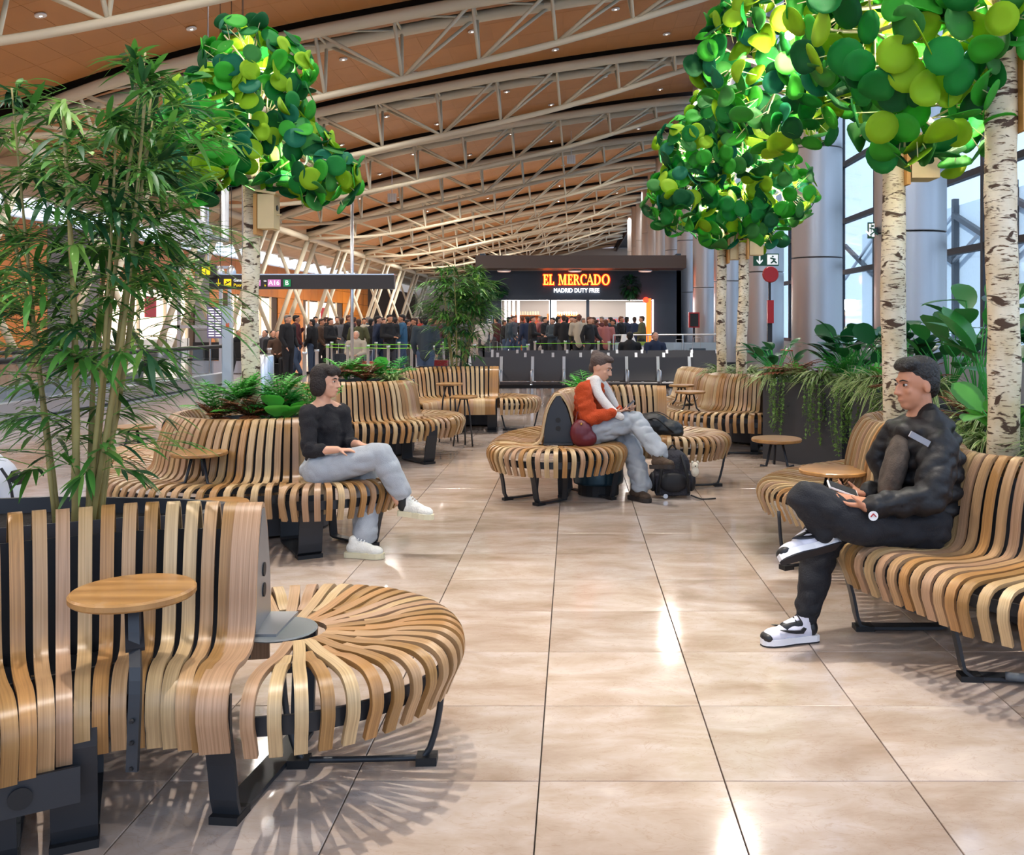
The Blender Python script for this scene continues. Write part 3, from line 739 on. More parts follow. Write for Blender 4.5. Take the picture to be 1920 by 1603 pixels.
r = root('fire_cabinet', (W(1332, 585, 36).x, 36, 1), 'small red framed cabinet beside the shop corner', 'cabinet')
p = W(1301, 600, 37); r.location = (p.x, 37, p.z); ORG[r.name] = V(r.location)
MB().box((p.x, 37, p.z), (.42, .2, .6)).build('body', mat('fire_red', '#a61c22', .4), r); MB().box((p.x, 36.88, p.z), (.32, .03, .5)).build('glass_door', BLACK, r)
MB().box((p.x, 37, p.z/2-.15), (.08, .08, p.z-.3)).build('stand', DARK, r)
# ------------------------------------------------------------------ BENCHES of bent ash slats
def ribbon(path, wdir, w, th):
    """path: list of Vectors in one vertical plane; returns verts, faces, uvs of a bent strip"""
    m = len(path); nrm = []
    for i in range(m):
        t = (path[min(i+1, m-1)]-path[max(i-1, 0)]).normalized(); nrm.append(t.cross(wdir).normalized())
    v = []; f = []; uv = []
    L = [0]
    for i in range(1, m): L.append(L[-1]+(path[i]-path[i-1]).length)
    for (sa, ta, sb, tb) in ((-1, 1, 1, 1), (1, 1, 1, -1), (1, -1, -1, -1), (-1, -1, -1, 1)):
        b0 = len(v)
        for i in range(m):
            v.append(path[i]+wdir*sa*w/2+nrm[i]*ta*th/2); v.append(path[i]+wdir*sb*w/2+nrm[i]*tb*th/2)
        for i in range(m-1):
            a = b0+2*i; f.append((a, a+1, a+3, a+2))
            va = 0 if sa < 0 else w; vb = 0 if sb < 0 else w
            if sa == sb: vb = va+.004
            uv += [(L[i], va), (L[i], vb), (L[i+1], vb), (L[i+1], va)]
    for i in (0, m-1):
        b0 = len(v)
        for (s, t) in ((-1, 1), (1, 1), (1, -1), (-1, -1)): v.append(path[i]+wdir*s*w/2+nrm[i]*t*th/2)
        f.append((b0, b0+1, b0+2, b0+3) if i else (b0+3, b0+2, b0+1, b0)); uv += [(0, 0), (0, w), (.01, w), (.01, 0)]
    return v, f, uv
def front_prof(L, zb, hz=.47):
    return [(L-.045, zb), (L-.025, zb+.05), (L-.004, hz-.105), (L, hz-.075), (L-.008, hz-.04), (L-.035, hz-.014), (L-.08, hz), (L-.16, hz), (max(.26, L*.55), hz-.018), (.225, hz-.02)]
def back_prof(H, half=.135):
    return [(half+.05, .462), (half+.018, .495), (half, .56), (half-.008, .62), (half-.03, H-.16), (half-.055, H-.09), (half-.09, H-.03), (.018, H), (0, H+.001), (-.018, H), (-(half-.09), H-.03), (-(half-.055), H-.09), (-(half-.03), H-.16), (-(half-.008), .62)]
def spline2(pts, n):
    r = crom([V((a, 0, b)) for a, b in pts], n); return [(p.x, p.z) for p in r]
WR = random.Random(11)
def slat_obj(parent, T, F, w, H=.88, zb=.26, rear='down', B=None, n=30, m=None, name='slat', half=.135, th=.017):
    d = V((F[0]-T[0], F[1]-T[1], 0)); L = d.length; d.normalize(); wd = V((-d.y, d.x, 0)); T = V((T[0], T[1], 0))
    path = front_prof(L, zb)+back_prof(H, half)
    if rear == 'down': path += [(-half, .45), (-half-.0, .3)]
    elif rear == 'seat':
        LB = (V((B[0], B[1], 0))-T).length
        path += [(-(half), .56), (-(half+.018), .495), (-(half+.05), .462)]+[(-a, z) for a, z in reversed(front_prof(LB, zb))]
    path = spline2(path, n if rear != 'seat' else int(n*1.5))
    P = [T+d*a+V((0, 0, z)) for a, z in path]
    v, f, uv = ribbon(P, wd, w, th); mb = MB(); mb.v = v; mb.f = f; mb.uv = uv
    return mb.build(name, m or WR.choice(WOODS), parent, smooth=True)
def rail_along(parent, pts, z, h, name='under_rail', th=.012):
    pts = [V((p[0], p[1], z)) for p in pts]; v, f, uv = ribbon(pts, V((0, 0, 1)), h, th); mb = MB(); mb.v = v; mb.f = f; mb.build(name, DARK, parent)
def sled(parent, A, B, w=.11, zt=.40, name='leg_frame', ins=.07):
    """dark flat steel sled leg from A (front) to B (rear) on the floor"""
    A = V((A[0], A[1], 0)); B = V((B[0], B[1], 0)); d = (B-A).normalized(); wd = V((-d.y, d.x, 0))
    L = (B-A).length
    path = [(0.0, zt), (0.0, .30), (ins*.6, .16), (ins, .04), (ins+.02, .014), (ins+.07, .008), (L-.09, .008), (L-.05, .014), (L-.03, .04), (L-.0, zt)]
    P = [A+d*a+V((0, 0, z+.008)) for a, z in spline2(path, 26)]
    v, f, uv = ribbon(P, wd, w, .014); mb = MB(); mb.v = v; mb.f = f
    o = mb.build(name, DARK, parent)
    MB().box(A+d*(ins+.03)+V((0, 0, .012)), (w*1.05, .09, .024), Matrix.Rotation(math.atan2(wd.y, wd.x), 3, 'Z')).build('foot_pad', BLACK, parent)
    return o
def arch_panel(parent, T, F, H, zb=.47, half=.135, mat_=None, sockets=True, off=0.0, full=True):
    """bullet shaped end panel closing the arch, plane through T perpendicular to the path"""
    d = V((F[0]-T[0], F[1]-T[1], 0)).normalized(); nrm = V((-d.y, d.x, 0)); T = V((T[0], T[1], 0))
    q = [p for p in back_prof(H-.012, half-.014)]
    q = [(half-.012, zb)]+[p for p in q if p[1] > .5]+[(-(half-.012), zb)]
    M_ = Matrix((( d.x, 0, nrm.x, T.x+nrm.x*off), (d.y, 0, nrm.y, T.y+nrm.y*off), (0, 1, 0, 0), (0, 0, 0, 1)))
    o = MB().prism(q, -.006, .006, M_).build('end_panel', mat_ or DARK, parent)
    if sockets:
        for z in (H-.22, H-.29):
            for s in (-1, 1):
                MB().lathe([(.022, -.010), (.024, .010)], T+nrm*off+V((0, 0, z)), 14, basis_rot(nrm)).build('socket', BLACK, parent)
                break
    return o
def basis_rot(d):
    x, y, z = basis(V(d)); return Matrix((x, y, z)).transposed()
def bench_run(parent, Tp, Fp, zb=.26, H=.88, sp=.067, w=.041, wide=(), rear='down', Bp=None, n=30, skip_first=False):
    LT = sum((V(a+(0,)) - V(b+(0,))).length for a, b in zip(Tp, Tp[1:])); LF = sum((V(a+(0,)) - V(b+(0,))).length for a, b in zip(Fp, Fp[1:]))
    cnt = max(3, int(round(max(LT, LF*.8, (LT+LF)/2)/sp))+1)
    Ts = crom([V((a, b, 0)) for a, b in Tp], cnt); Fs = crom([V((a, b, 0)) for a, b in Fp], cnt)
    Bs = crom([V((a, b, 0)) for a, b in Bp], cnt) if Bp else [None]*cnt
    for i in range(cnt):
        if i == 0 and skip_first: continue
        ww = .085 if (i in wide or (i-cnt) in wide) else w
        slat_obj(parent, Ts[i], Fs[i], ww, H, zb, rear, Bs[i], n)
    # rails under the seat
    rail_along(parent, [f.lerp(t, .14) for t, f in zip(Ts, Fs)], .385, .05)
    rail_along(parent, [f.lerp(t, .55) for t, f in zip(Ts, Fs)], .41, .04)
    rail_along(parent, Ts, .57, .44, 'back_liner', .006)
    return Ts, Fs
def pouf(parent, c, R=.57, a0=0, a1=300, zb=.26, step=None, hub=True, n=20, w=.038, r0=.11):
    c = V((c[0], c[1], 0)); step = step or math.degrees(.072/R); k = int(abs(a1-a0)/step)
    for i in range(k+1):
        a = math.radians(a0+(a1-a0)*i/max(1, k)); d = V((math.cos(a), math.sin(a), 0)); wd = V((-d.y, d.x, 0))
        ri = r0 if i % 2 == 0 else r0+.12+.02*math.sin(i)
        tw = .10 if i % 2 == 0 else 0
        prof = [(R-.045, zb), (R-.025, zb+.05), (R-.004, .365), (R, .395), (R-.008, .43), (R-.035, .456), (R-.08, .47), (R-.18, .468), ((R-.18)*.5+ri*.5, .452), (ri, .45)]
        pts = []
        for (s, z) in spline2(prof, n):
            aa = a+tw*max(0, (1-(s-ri)/(R-ri-.12)))**2 if s < R-.12 else a
            pts.append(c+V((math.cos(aa), math.sin(aa), 0))*s+V((0, 0, z)))
        v, f, uv = ribbon(pts, wd, w, .017); mb = MB(); mb.v = v; mb.f = f; mb.uv = uv
        mb.build('slat', WR.choice(WOODS), parent, smooth=True)
    arc = [c+V((math.cos(math.radians(a0+(a1-a0)*t/40)), math.sin(math.radians(a0+(a1-a0)*t/40)), 0))*(R-.045) for t in range(41)]
    rail_along(parent, arc, .355, .055, 'curved_rail')
    arc = [c+V((math.cos(math.radians(a0+(a1-a0)*t/30)), math.sin(math.radians(a0+(a1-a0)*t/30)), 0))*(R*.5) for t in range(31)]
    rail_along(parent, arc, .43, .02, 'inner_rail', .03)
    if hub: MB().lathe([(.125, .456), (.13, .461), (.125, .466)], c+V((-.05, 0, 0)), 28).build('hub_plate', mat('hub_grey', '#6d7274', .35, .3), parent)
def u_bar(parent, A, B, top_out=.10, zt=.36, r=.011):
    A = V((A[0], A[1], 0)); B = V((B[0], B[1], 0)); d = (B-A).normalized()
    MB().tube(crom([A-d*top_out+V((0, 0, zt)), A-d*.04+V((0, 0, .16)), A+V((0, 0, .03)), A+d*.05+V((0, 0, .018)), B-d*.05+V((0, 0, .018)), B+V((0, 0, .03)), B+d*.04+V((0, 0, .16)), B+d*top_out+V((0, 0, zt))], 26), r, 8).build('wire_leg', DARK, parent, smooth=True)
    for P in (A, B): MB().box(P+V((0, 0, .014)), (.07, .06, .028), Matrix.Rotation(math.atan2(d.y, d.x), 3, 'Z')).build('foot_pad', BLACK, parent)
def side_table(px, py, D, dia, label, foot=None, style='blade', z=None):
    p = W(px, py, D); r = root('side_table', (p.x, p.y, 0), label, 'table', 'round oak side tables')
    R_ = dia/2
    mb = MB(); mb.lathe([(R_-.006, p.z-.026), (R_, p.z-.02), (R_, p.z-.006), (R_-.006, p.z)], (p.x, p.y, 0), 40)
    mb.uv = [(mb.v[i].x-p.x, (mb.v[i].y-p.y)*.12) for f in mb.f for i in f]
    mb.build('table_top', TABLE, r)
    if style == 'blade':
        f = foot or (0, 0)
        q = [V((p.x+f[0]*.5, p.y+f[1]*.5, p.z-.03)), V((p.x+f[0]*.7, p.y+f[1]*.7, p.z-.12)), V((p.x+f[0], p.y+f[1], .5)), V((p.x+f[0], p.y+f[1]-.02, .26))]
        v, ff, uv = ribbon(crom(q, 14), V((1, 0, 0)), .032, .014); mb = MB(); mb.v = v; mb.f = ff; mb.build('leg_blade', DARK, r)
        MB().beam(V((p.x, p.y, p.z-.035)), V((p.x+f[0]*.8, p.y+f[1]*.8, p.z-.13)), .05, .012).build('bracket', DARK, r)
        for zz in (.27, .34, .40): MB().lathe([(.007, -.004), (.005, .004)], (p.x+f[0], p.y+f[1]-.028, zz), 8, Matrix.Rotation(PI/2, 3, 'X')).build('bolt', BLACK, r)
    else:
        zf = foot if foot is not None else 0
        for (dx, dy) in ((-.1, -.03), (.09, -.05), (.0, .1)):
            MB().tube([V((p.x+dx*.4, p.y+dy*.4, p.z-.03)), V((p.x+dx*.8, p.y+dy*.8, p.z-.2)), V((p.x+dx*1.25, p.y+dy*1.25, zf+.004))], .010, 8).build('leg', DARK, r, smooth=True)
        MB().lathe([(.07, p.z-.03), (.05, p.z-.045)], (p.x, p.y, 0), 16).build('bracket', DARK, r)
    return r
def planter_box(name, pts, z0, z1, label, cat='planter', m=None, soil=True, thick=.012):
    cx = sum(p[0] for p in pts)/len(pts); cy = sum(p[1] for p in pts)/len(pts)
    r = root(name, (cx, cy, z0), label, cat)
    mb = MB(); n = len(pts)
    for (s, za, zb_) in ((1, z0, z1),):
        b0 = len(mb.v)
        for z in (za, zb_):
            for p in pts: mb.v.append(V((p[0], p[1], z)))
        for p in pts: mb.v.append(V((cx+(p[0]-cx)*.95, cy+(p[1]-cy)*.95, zb_)))
        for p in pts: mb.v.append(V((cx+(p[0]-cx)*.95, cy+(p[1]-cy)*.95, zb_-.12)))
        for k in range(3):
            for i in range(n): mb.f.append((b0+k*n+i, b0+k*n+(i+1) % n, b0+(k+1)*n+(i+1) % n, b0+(k+1)*n+i))
    mb.build('shell', m or DARK2, r)
    if soil:
        mb = MB(); mb.prism([(cx+(p[0]-cx)*.95, cy+(p[1]-cy)*.95) for p in pts], z1-.16, z1-.06); mb.build('soil', SOIL, r)
    return r

def circ(c, R, a0, a1, n=12): return [(c[0]+R*math.cos(math.radians(a0+(a1-a0)*i/n)), c[1]+R*math.sin(math.radians(a0+(a1-a0)*i/n))) for i in range(n+1)]
# ---- B1 near left
b1 = root('slatted_bench', (-1.5, 3.1, 0), 'large near slatted wooden bench at the left, wrapped round the bamboo planter', 'bench', 'slatted benches')
T1 = [(-2.45, 2.55), (-2.1, 2.85), (-1.84, 3.04), (-1.6, 3.18), (-1.36, 3.26), (-1.11, 3.24)]
F1 = [(-1.72, 2.02), (-1.62, 2.25), (-1.48, 2.48), (-1.34, 2.66), (-1.20, 2.70), (-1.02, 2.66)]
bench_run(b1, T1, F1, zb=.27, H=.875, wide=(-1,), n=58, sp=.069)
arch_panel(b1, (-1.07, 3.24), (-1.0, 2.66), .875, off=.0, mat_=mat('end_panel_grey', '#7d8084', .3, .5))
MB().box((-1.03, 3.235, .468), (.10, .25, .012)).build('panel_foot', mat('end_panel_grey', '#7d8084', .3, .5), b1)
pouf(b1, (-.95, 3.2), R=.57, a0=-86, a1=128, zb=.27, n=40)
# rear side of the arch facing away
sled(b1, (-1.05, 2.78), (-.98, 3.45), w=.085, ins=.05)
sled(b1, (-1.40, 2.64), (-1.62, 3.12), w=.12, ins=.05); sled(b1, (-1.56, 2.52), (-1.80, 3.0), w=.12, ins=.05)
MB().box((-1.50, 2.545, .22), (.30, .012, .10), Matrix.Rotation(.55, 3, 'Z')).build('socket_box', DARK, b1)
for s in (-.08, .01): MB().lathe([(.028, -.004), (.03, .006)], (-1.50+s, 2.535+s*.55, .22), 16, Matrix.Rotation(PI/2, 3, 'X') @ Matrix.Rotation(.5, 3, 'Y')).build('socket', BLACK, b1)
u_bar(b1, (-.93, 3.2), (-.50, 3.22), top_out=.06)
side_table(250, 1103, 2.83, .355, 'round oak side table on a dark blade leg, nearest one at the left bench', foot=(.10, -.20), style='blade')
pb1 = planter_box('bench_planter', [(-2.65, 2.75), (-2.2, 3.08), (-1.85, 3.28), (-1.6, 3.40), (-1.36, 3.46), (-1.36, 3.70), (-1.6, 3.78), (-2.1, 3.82), (-2.65, 3.70)], .02, .80, 'dark planter inside the near left bench that holds the tall bamboo')
# ---- B2 mid left, ring round the first birch
b2 = root('slatted_bench', (-2.25, 6.95, 0), 'round slatted bench ringing the left birch, woman in black top on its end', 'bench', 'slatted benches')
c2 = (-2.27, 6.98)
bench_run(b2, circ(c2, .62, 315, 95, 16), circ(c2, 1.15, 305, 110, 16), H=.845, zb=.27, wide=(0, 1), n=34)
pouf(b2, (-1.72, 6.42), R=.56, a0=-100, a1=60, n=26, hub=False)
pouf(b2, (-3.25, 7.75), R=.6, a0=100, a1=300, n=16, hub=False)
sled(b2, (-1.66, 5.98), (-1.95, 6.5), w=.15, ins=.04); sled(b2, (-2.5, 5.95), (-2.4, 6.5)); sled(b2, (-3.2, 6.6), (-2.8, 6.85)); sled(b2, (-1.28, 6.3), (-1.7, 6.6), w=.06)
planter_box('bench_planter', circ(c2, .47, 0, 345, 23), .02, .79, 'round dark planter inside the ring bench around the left birch')
side_table(373, 846, 6.15, .36, 'round oak side table on dark legs, on the ring bench around the left birch', foot=.45, style='legs')
side_table(408, 941, 5.6, .36, 'low round oak side table half hidden behind the near left bench', foot=.0, style='legs')
side_table(252, 798, 8.6, .36, 'small round oak side table behind the bamboo stems', foot=.0, style='legs')
r = root('arm_rail', (-3.2, 8.3, 0), 'thin black bent tube armrest on the far lobe of the ring bench', 'armrest')
a = W(305, 870, 8.2); b = W(367, 790, 8.2)
MB().tube(crom([V((a.x, 8.2, .46)), V((a.x, 8.2, .6)), V((a.x+.03, 8.2, .655)), V((a.x+.08, 8.2, .66)), V((b.x, 8.2, .66)), V((b.x+.05, 8.2, .66))], 20), .009, 7).build('bent_tube', BLACK, r, smooth=True)
# ---- B3
b3 = root('slatted_bench', (-2.4, 10.3, 0), 'slatted bench behind the seated woman in black, with fern planter at its back', 'bench', 'slatted benches')
bench_run(b3, [(-3.0, 10.0), (-2.65, 10.12), (-2.3, 10.2), (-1.98, 10.28), (-1.86, 10.6)], [(-3.05, 9.45), (-2.7, 9.52), (-2.3, 9.6), (-1.75, 9.72), (-1.3, 10.25)], H=.865, wide=(8, -1), n=30)
pouf(b3, (-1.8, 10.68), R=.57, a0=-75, a1=120, n=14, hub=False)
sled(b3, (-1.5, 10.0), (-1.85, 10.4), w=.13, ins=.05); sled(b3, (-2.3, 9.75), (-2.3, 10.25), w=.1); sled(b3, (-2.9, 9.65), (-2.9, 10.1))
r = root('power_box', (-2.25, 9.8, 0), 'dark blue box with a tiny light under the slatted bench behind the woman', 'box')
MB().box((-2.2, 9.85, .12), (.42, .3, .2)).build('body', mat('blue_black', '#1d2f44', .35, .2), r); MB().ell((-2.12, 9.69, .16), .012).build('light', mat('blue_led', '#7a9dff', .5, emit=5), r)
planter_box('bench_planter', circ((-2.35, 10.95), .5, 0, 345, 23), .02, .84, 'round dark planter with ferns behind the second left bench')
# ---- B4
b4 = root('slatted_bench', (-1.7, 13.3, 0), 'farthest left slatted bench with tall curved back, below the small bamboo', 'bench', 'slatted benches')
bench_run(b4, [(-2.6, 12.6), (-2.45, 13.1), (-2.1, 13.45), (-1.6, 13.55), (-1.12, 13.6)], [(-1.9, 12.1), (-1.75, 12.5), (-1.55, 12.7), (-1.3, 12.75), (-1.1, 12.78)], H=.87, wide=(-1,), n=20)
bench_run(b4, [(-3.2, 14.6), (-2.9, 14.2), (-2.75, 13.7), (-2.7, 13.2)], [(-3.6, 14.2), (-3.3, 13.8), (-3.2, 13.4), (-3.2, 13.0)], H=.87, n=18)
pouf(b4, (-1.02, 13.3), R=.57, a0=-85, a1=150, n=14, hub=False)
sled(b4, (-1.12, 12.95), (-1.15, 13.5), w=.12); sled(b4, (-1.6, 12.9), (-1.8, 13.4), w=.3); u_bar(b4, (-.95, 13.2), (-.56, 13.2), top_out=.08)
planter_box('bench_planter', [(-2.35, 13.7), (-1.2, 13.75), (-1.2, 14.6), (-2.4, 14.6)], .02, .84, 'dark planter behind the farthest left bench that holds the small bamboo')
side_table(843, 718, 11.9, .34, 'small oak side table on thin legs, left one at the farthest left bench', foot=.0, style='legs')
side_table(870, 742, 11.5, .34, 'small oak side table on thin legs, right lower one at the farthest left bench', foot=.0, style='legs')
# ---- B5 middle
b5 = root('slatted_bench', (.1, 8.6, 0), 'double-sided slatted bench in the middle, person in orange sweater sits on it', 'bench', 'slatted benches')
T5 = [(-.13, 8.1), (-.13, 8.45), (-.02, 8.85), (.25, 9.15), (.55, 9.22), (.85, 9.12)]
F5 = [(.45, 8.15), (.42, 8.35), (.45, 8.5), (.55, 8.6), (.7, 8.62), (.85, 8.55)]
B5 = [(-.72, 8.1), (-.72, 8.6), (-.55, 9.25), (-.1, 9.75), (.4, 9.85), (.85, 9.7)]
bench_run(b5, T5, F5, H=.89, rear='seat', Bp=B5, n=32, wide=(0, -1))
arch_panel(b5, (-.13, 8.07), (.45, 8.08), .89, off=.0)
MB().box((-.13, 8.03, .474), (.25, .08, .012)).build('panel_foot', DARK, b5)
pouf(b5, (-.14, 8.12), R=.6, a0=-182, a1=2, n=28, hub=False)
pouf(b5, (.9, 8.92), R=.58, a0=-95, a1=92, n=26, hub=False)
sled(b5, (-.34, 7.72), (-.05, 8.0), w=.06, ins=.05); sled(b5, (-.62, 7.95), (-.3, 8.2), w=.04, ins=.05); sled(b5, (.38, 7.95), (-.05, 8.5), w=.05); u_bar(b5, (.95, 8.62), (1.33, 8.68), top_out=.08)
sled(b5, (-.1, 8.05), (-.05, 8.45), w=.08)
r = root('under_seat_bin', (.25, 8.2, 0), 'dark teal curved metal drum tucked under the middle bench', 'drum')
MB().lathe([(.215, .1), (.22, .12), (.22, .44), (.21, .45)], (.22, 8.3, 0), 32).build('drum', mat('teal_metal', '#24404f', .28, .5), r, smooth=True)
MB().lathe([(.18, .0), (.18, .1)], (.22, 8.3, 0), 20).build('base', BLACK, r)
# ---- B6 right back
b6 = root('slatted_bench', (1.8, 11.8, 0), 'serpentine slatted bench at the right rear beneath the two back birches', 'bench', 'slatted benches')
bench_run(b6, [(1.55, 13.5), (1.68, 13.1), (1.78, 12.7), (1.9, 12.3)], [(1.05, 13.2), (1.1, 12.8), (1.2, 12.4), (1.35, 12.1)], H=.88, n=18)
bench_run(b6, [(1.72, 11.95), (1.76, 11.65), (1.95, 11.42), (2.25, 11.35)], [(1.05, 11.7), (1.12, 11.1), (1.45, 10.7), (1.98, 10.6)], H=.88, n=20)
pouf(b6, (2.15, 11.1), R=.55, a0=-105, a1=-30, n=14, hub=False)
pm_ = mat('end_panel_grey', '#7d8084', .3, .5)
arch_panel(b6, (2.29, 11.34), (2.2, 10.7), .88, sockets=False)
sled(b6, (2.05, 10.72), (2.2, 11.3), w=.08); sled(b6, (1.55, 10.95), (1.85, 11.4), w=.08)
u_bar(b6, (1.75, 10.8), (2.2, 10.78), top_out=.05)
side_table(1278, 721, 12.2, .33, 'small dark oak side table, rear one at the right rear bench', foot=.45, style='legs')
side_table(1294, 733, 11.2, .36, 'small dark oak side table, front one at the right rear bench', foot=.45, style='legs')
# ---- B7 right, man's bench
b7 = root('slatted_bench', (1.9, 5, 0), 'long serpentine slatted bench at the right where the man in the puffer jacket sits', 'bench', 'slatted benches')
T7 = [(2.45, 6.75), (2.12, 6.55), (1.93, 6.2), (1.93, 5.75), (2.0, 5.3), (1.98, 4.9), (1.90, 4.6), (1.98, 4.35), (2.25, 4.25)]
F7 = [(2.0, 7.15), (1.5, 6.75), (1.22, 6.25), (1.32, 5.72), (1.52, 5.25), (1.38, 4.75), (1.27, 4.42), (1.42, 4.0), (1.52, 3.68)]
bench_run(b7, T7, F7, H=.88, zb=.27, n=56, sp=.064)
bench_run(b7, [(2.25, 4.25), (2.5, 4.2), (2.75, 4.05)], [(1.52, 3.68), (1.78, 3.42), (2.15, 3.25)], H=.88, zb=.27, n=56, skip_first=True)
u_bar(b7, (1.30, 5.75), (1.6, 5.9), top_out=.06)
def sled_lr(parent, A, B): sled(parent, A, B, w=.07, ins=.06)
sled_lr(b7, (1.33, 4.62), (1.85, 4.62)); sled_lr(b7, (1.58, 3.98), (2.2, 3.92)); sled_lr(b7, (1.7, 5.3), (2.0, 5.5))
MB().tube(crom([V((1.80, 3.93, .03)), V((1.9, 3.89, .035)), V((2.05, 3.9, .03)), V((2.2, 3.95, .03))], 30), .018, 8).build('cable_conduit', mat('conduit_grey', '#5f6468', .5), b7, smooth=True)
MB().box((1.52, 4.22, .25), (.05, .16, .07), Matrix.Rotation(.4, 3, 'Z')).build('socket_box', DARK, b7)
planter_box('bench_planter', [(2.2, 4.5), (2.12, 5.0), (2.2, 5.6), (2.12, 6.1), (2.3, 6.4), (2.6, 6.5), (3.0, 6.4), (3.1, 4.3), (2.6, 4.35)], .02, .80, 'dark planter behind the right bench holding the two near birches')
side_table(1456, 821, 6.85, .36, 'small round oak side table, farther one left of the man', foot=.47, style='legs')
side_table(1562, 879, 5.9, .42, 'wide round oak side table partly hidden behind the man in the puffer jacket', foot=.47, style='legs')

# ------------------------------------------------------------------ BIRCHES with paper leaf crowns
def birch_mat():
    m = bpy.data.materials.new('birch_bark'); m.use_nodes = True; N = m.node_tree.nodes; L = m.node_tree.links
    b = N['Principled BSDF']; b.inputs['Roughness'].default_value = .75
    tc = N.new('ShaderNodeTexCoord')
    def nz(sc, scale, det=4, dist=0):
        mp = N.new('ShaderNodeMapping'); mp.inputs['Scale'].default_value = sc; L.new(tc.outputs['Object'], mp.inputs[0])
        n = N.new('ShaderNodeTexNoise'); n.inputs['Scale'].default_value = scale; n.inputs['Detail'].default_value = det; n.inputs['Distortion'].default_value = dist
        L.new(mp.outputs[0], n.inputs['Vector']); return n.outputs[0]
    def ramp(src, p0, p1):
        r = N.new('ShaderNodeValToRGB'); r.color_ramp.elements[0].position = p0; r.color_ramp.elements[1].position = p1; L.new(src, r.inputs[0]); return r.outputs[0]
    def mix(f, a, bb):
        x = N.new('ShaderNodeMix'); x.data_type = 'RGBA'; L.new(f, x.inputs[0])
        if isinstance(a, tuple): x.inputs[6].default_value = a
        else: L.new(a, x.inputs[6])
        if isinstance(bb, tuple): x.inputs[7].default_value = bb
        else: L.new(bb, x.inputs[7])
        return x.outputs[2]
    base = mix(ramp(nz((3, 3, 2), 2), .35, .7), srgb('#c9b48e'), srgb('#e9dfc9'))
    c = mix(ramp(nz((9, 9, 60), 2.2, 3), .59, .64), base, srgb('#6b5138'))
    c = mix(ramp(nz((5, 5, 13), 1.5, 6, 1.0), .565, .61), c, srgb('#4a3423'))
    L.new(c, b.inputs['Base Color'])
    bp = N.new('ShaderNodeBump'); bp.inputs['Strength'].default_value = .5; bp.inputs['Distance'].default_value = .01
    L.new(nz((5, 5, 13), 1.5, 6, 1.0), bp.inputs['Height']); L.new(bp.outputs[0], b.inputs['Normal']); return m
BIRCH = birch_mat()
GREENS = [('leaf_green_deep', '#128a32'), ('leaf_green_dark', '#0d6530'), ('leaf_green_mid', '#3cb02a'), ('leaf_green_lime', '#9dc916'), ('leaf_green_fern', '#3f8f3a'), ('leaf_green_teal', '#0f7a55')]
GW = [4, 3, 6, 5, 3, 1.5]
GM = [mat(n, c, .7, transl=.42, objvar=.06) for n, c in GREENS]
def disc_mesh(d, bend, m, kk):
    mb = MB(); n = 16; R_ = d/2
    for s in (1, -1):
        b0 = len(mb.v)
        mb.v.append(V((0, 0, s*.0015)))
        for ring in (.5, 1):
            for k in range(n):
                a = 2*PI*k/n; x = R_*ring*math.cos(a); y = R_*ring*math.sin(a)
                z = bend*(x*x)/R_+(bend*.5*y*abs(y)/R_ if kk else 0)
                mb.v.append(V((x, y, z+s*.0015)))
        for k in range(n):
            k2 = (k+1) % n
            a, b_ = b0+1+k, b0+1+k2
            mb.f += [(b0, a, b_), (a, a+n, b_+n, b_)] if s > 0 else [(b0, b_, a), (a, b_, b_+n, a+n)]
    off = 1+2*n
    for k in range(n): k2 = (k+1) % n; mb.f.append((1+n+k, off+1+n+k, off+1+n+k2, 1+n+k2))
    return mb.mesh('leaf', m, smooth=True)
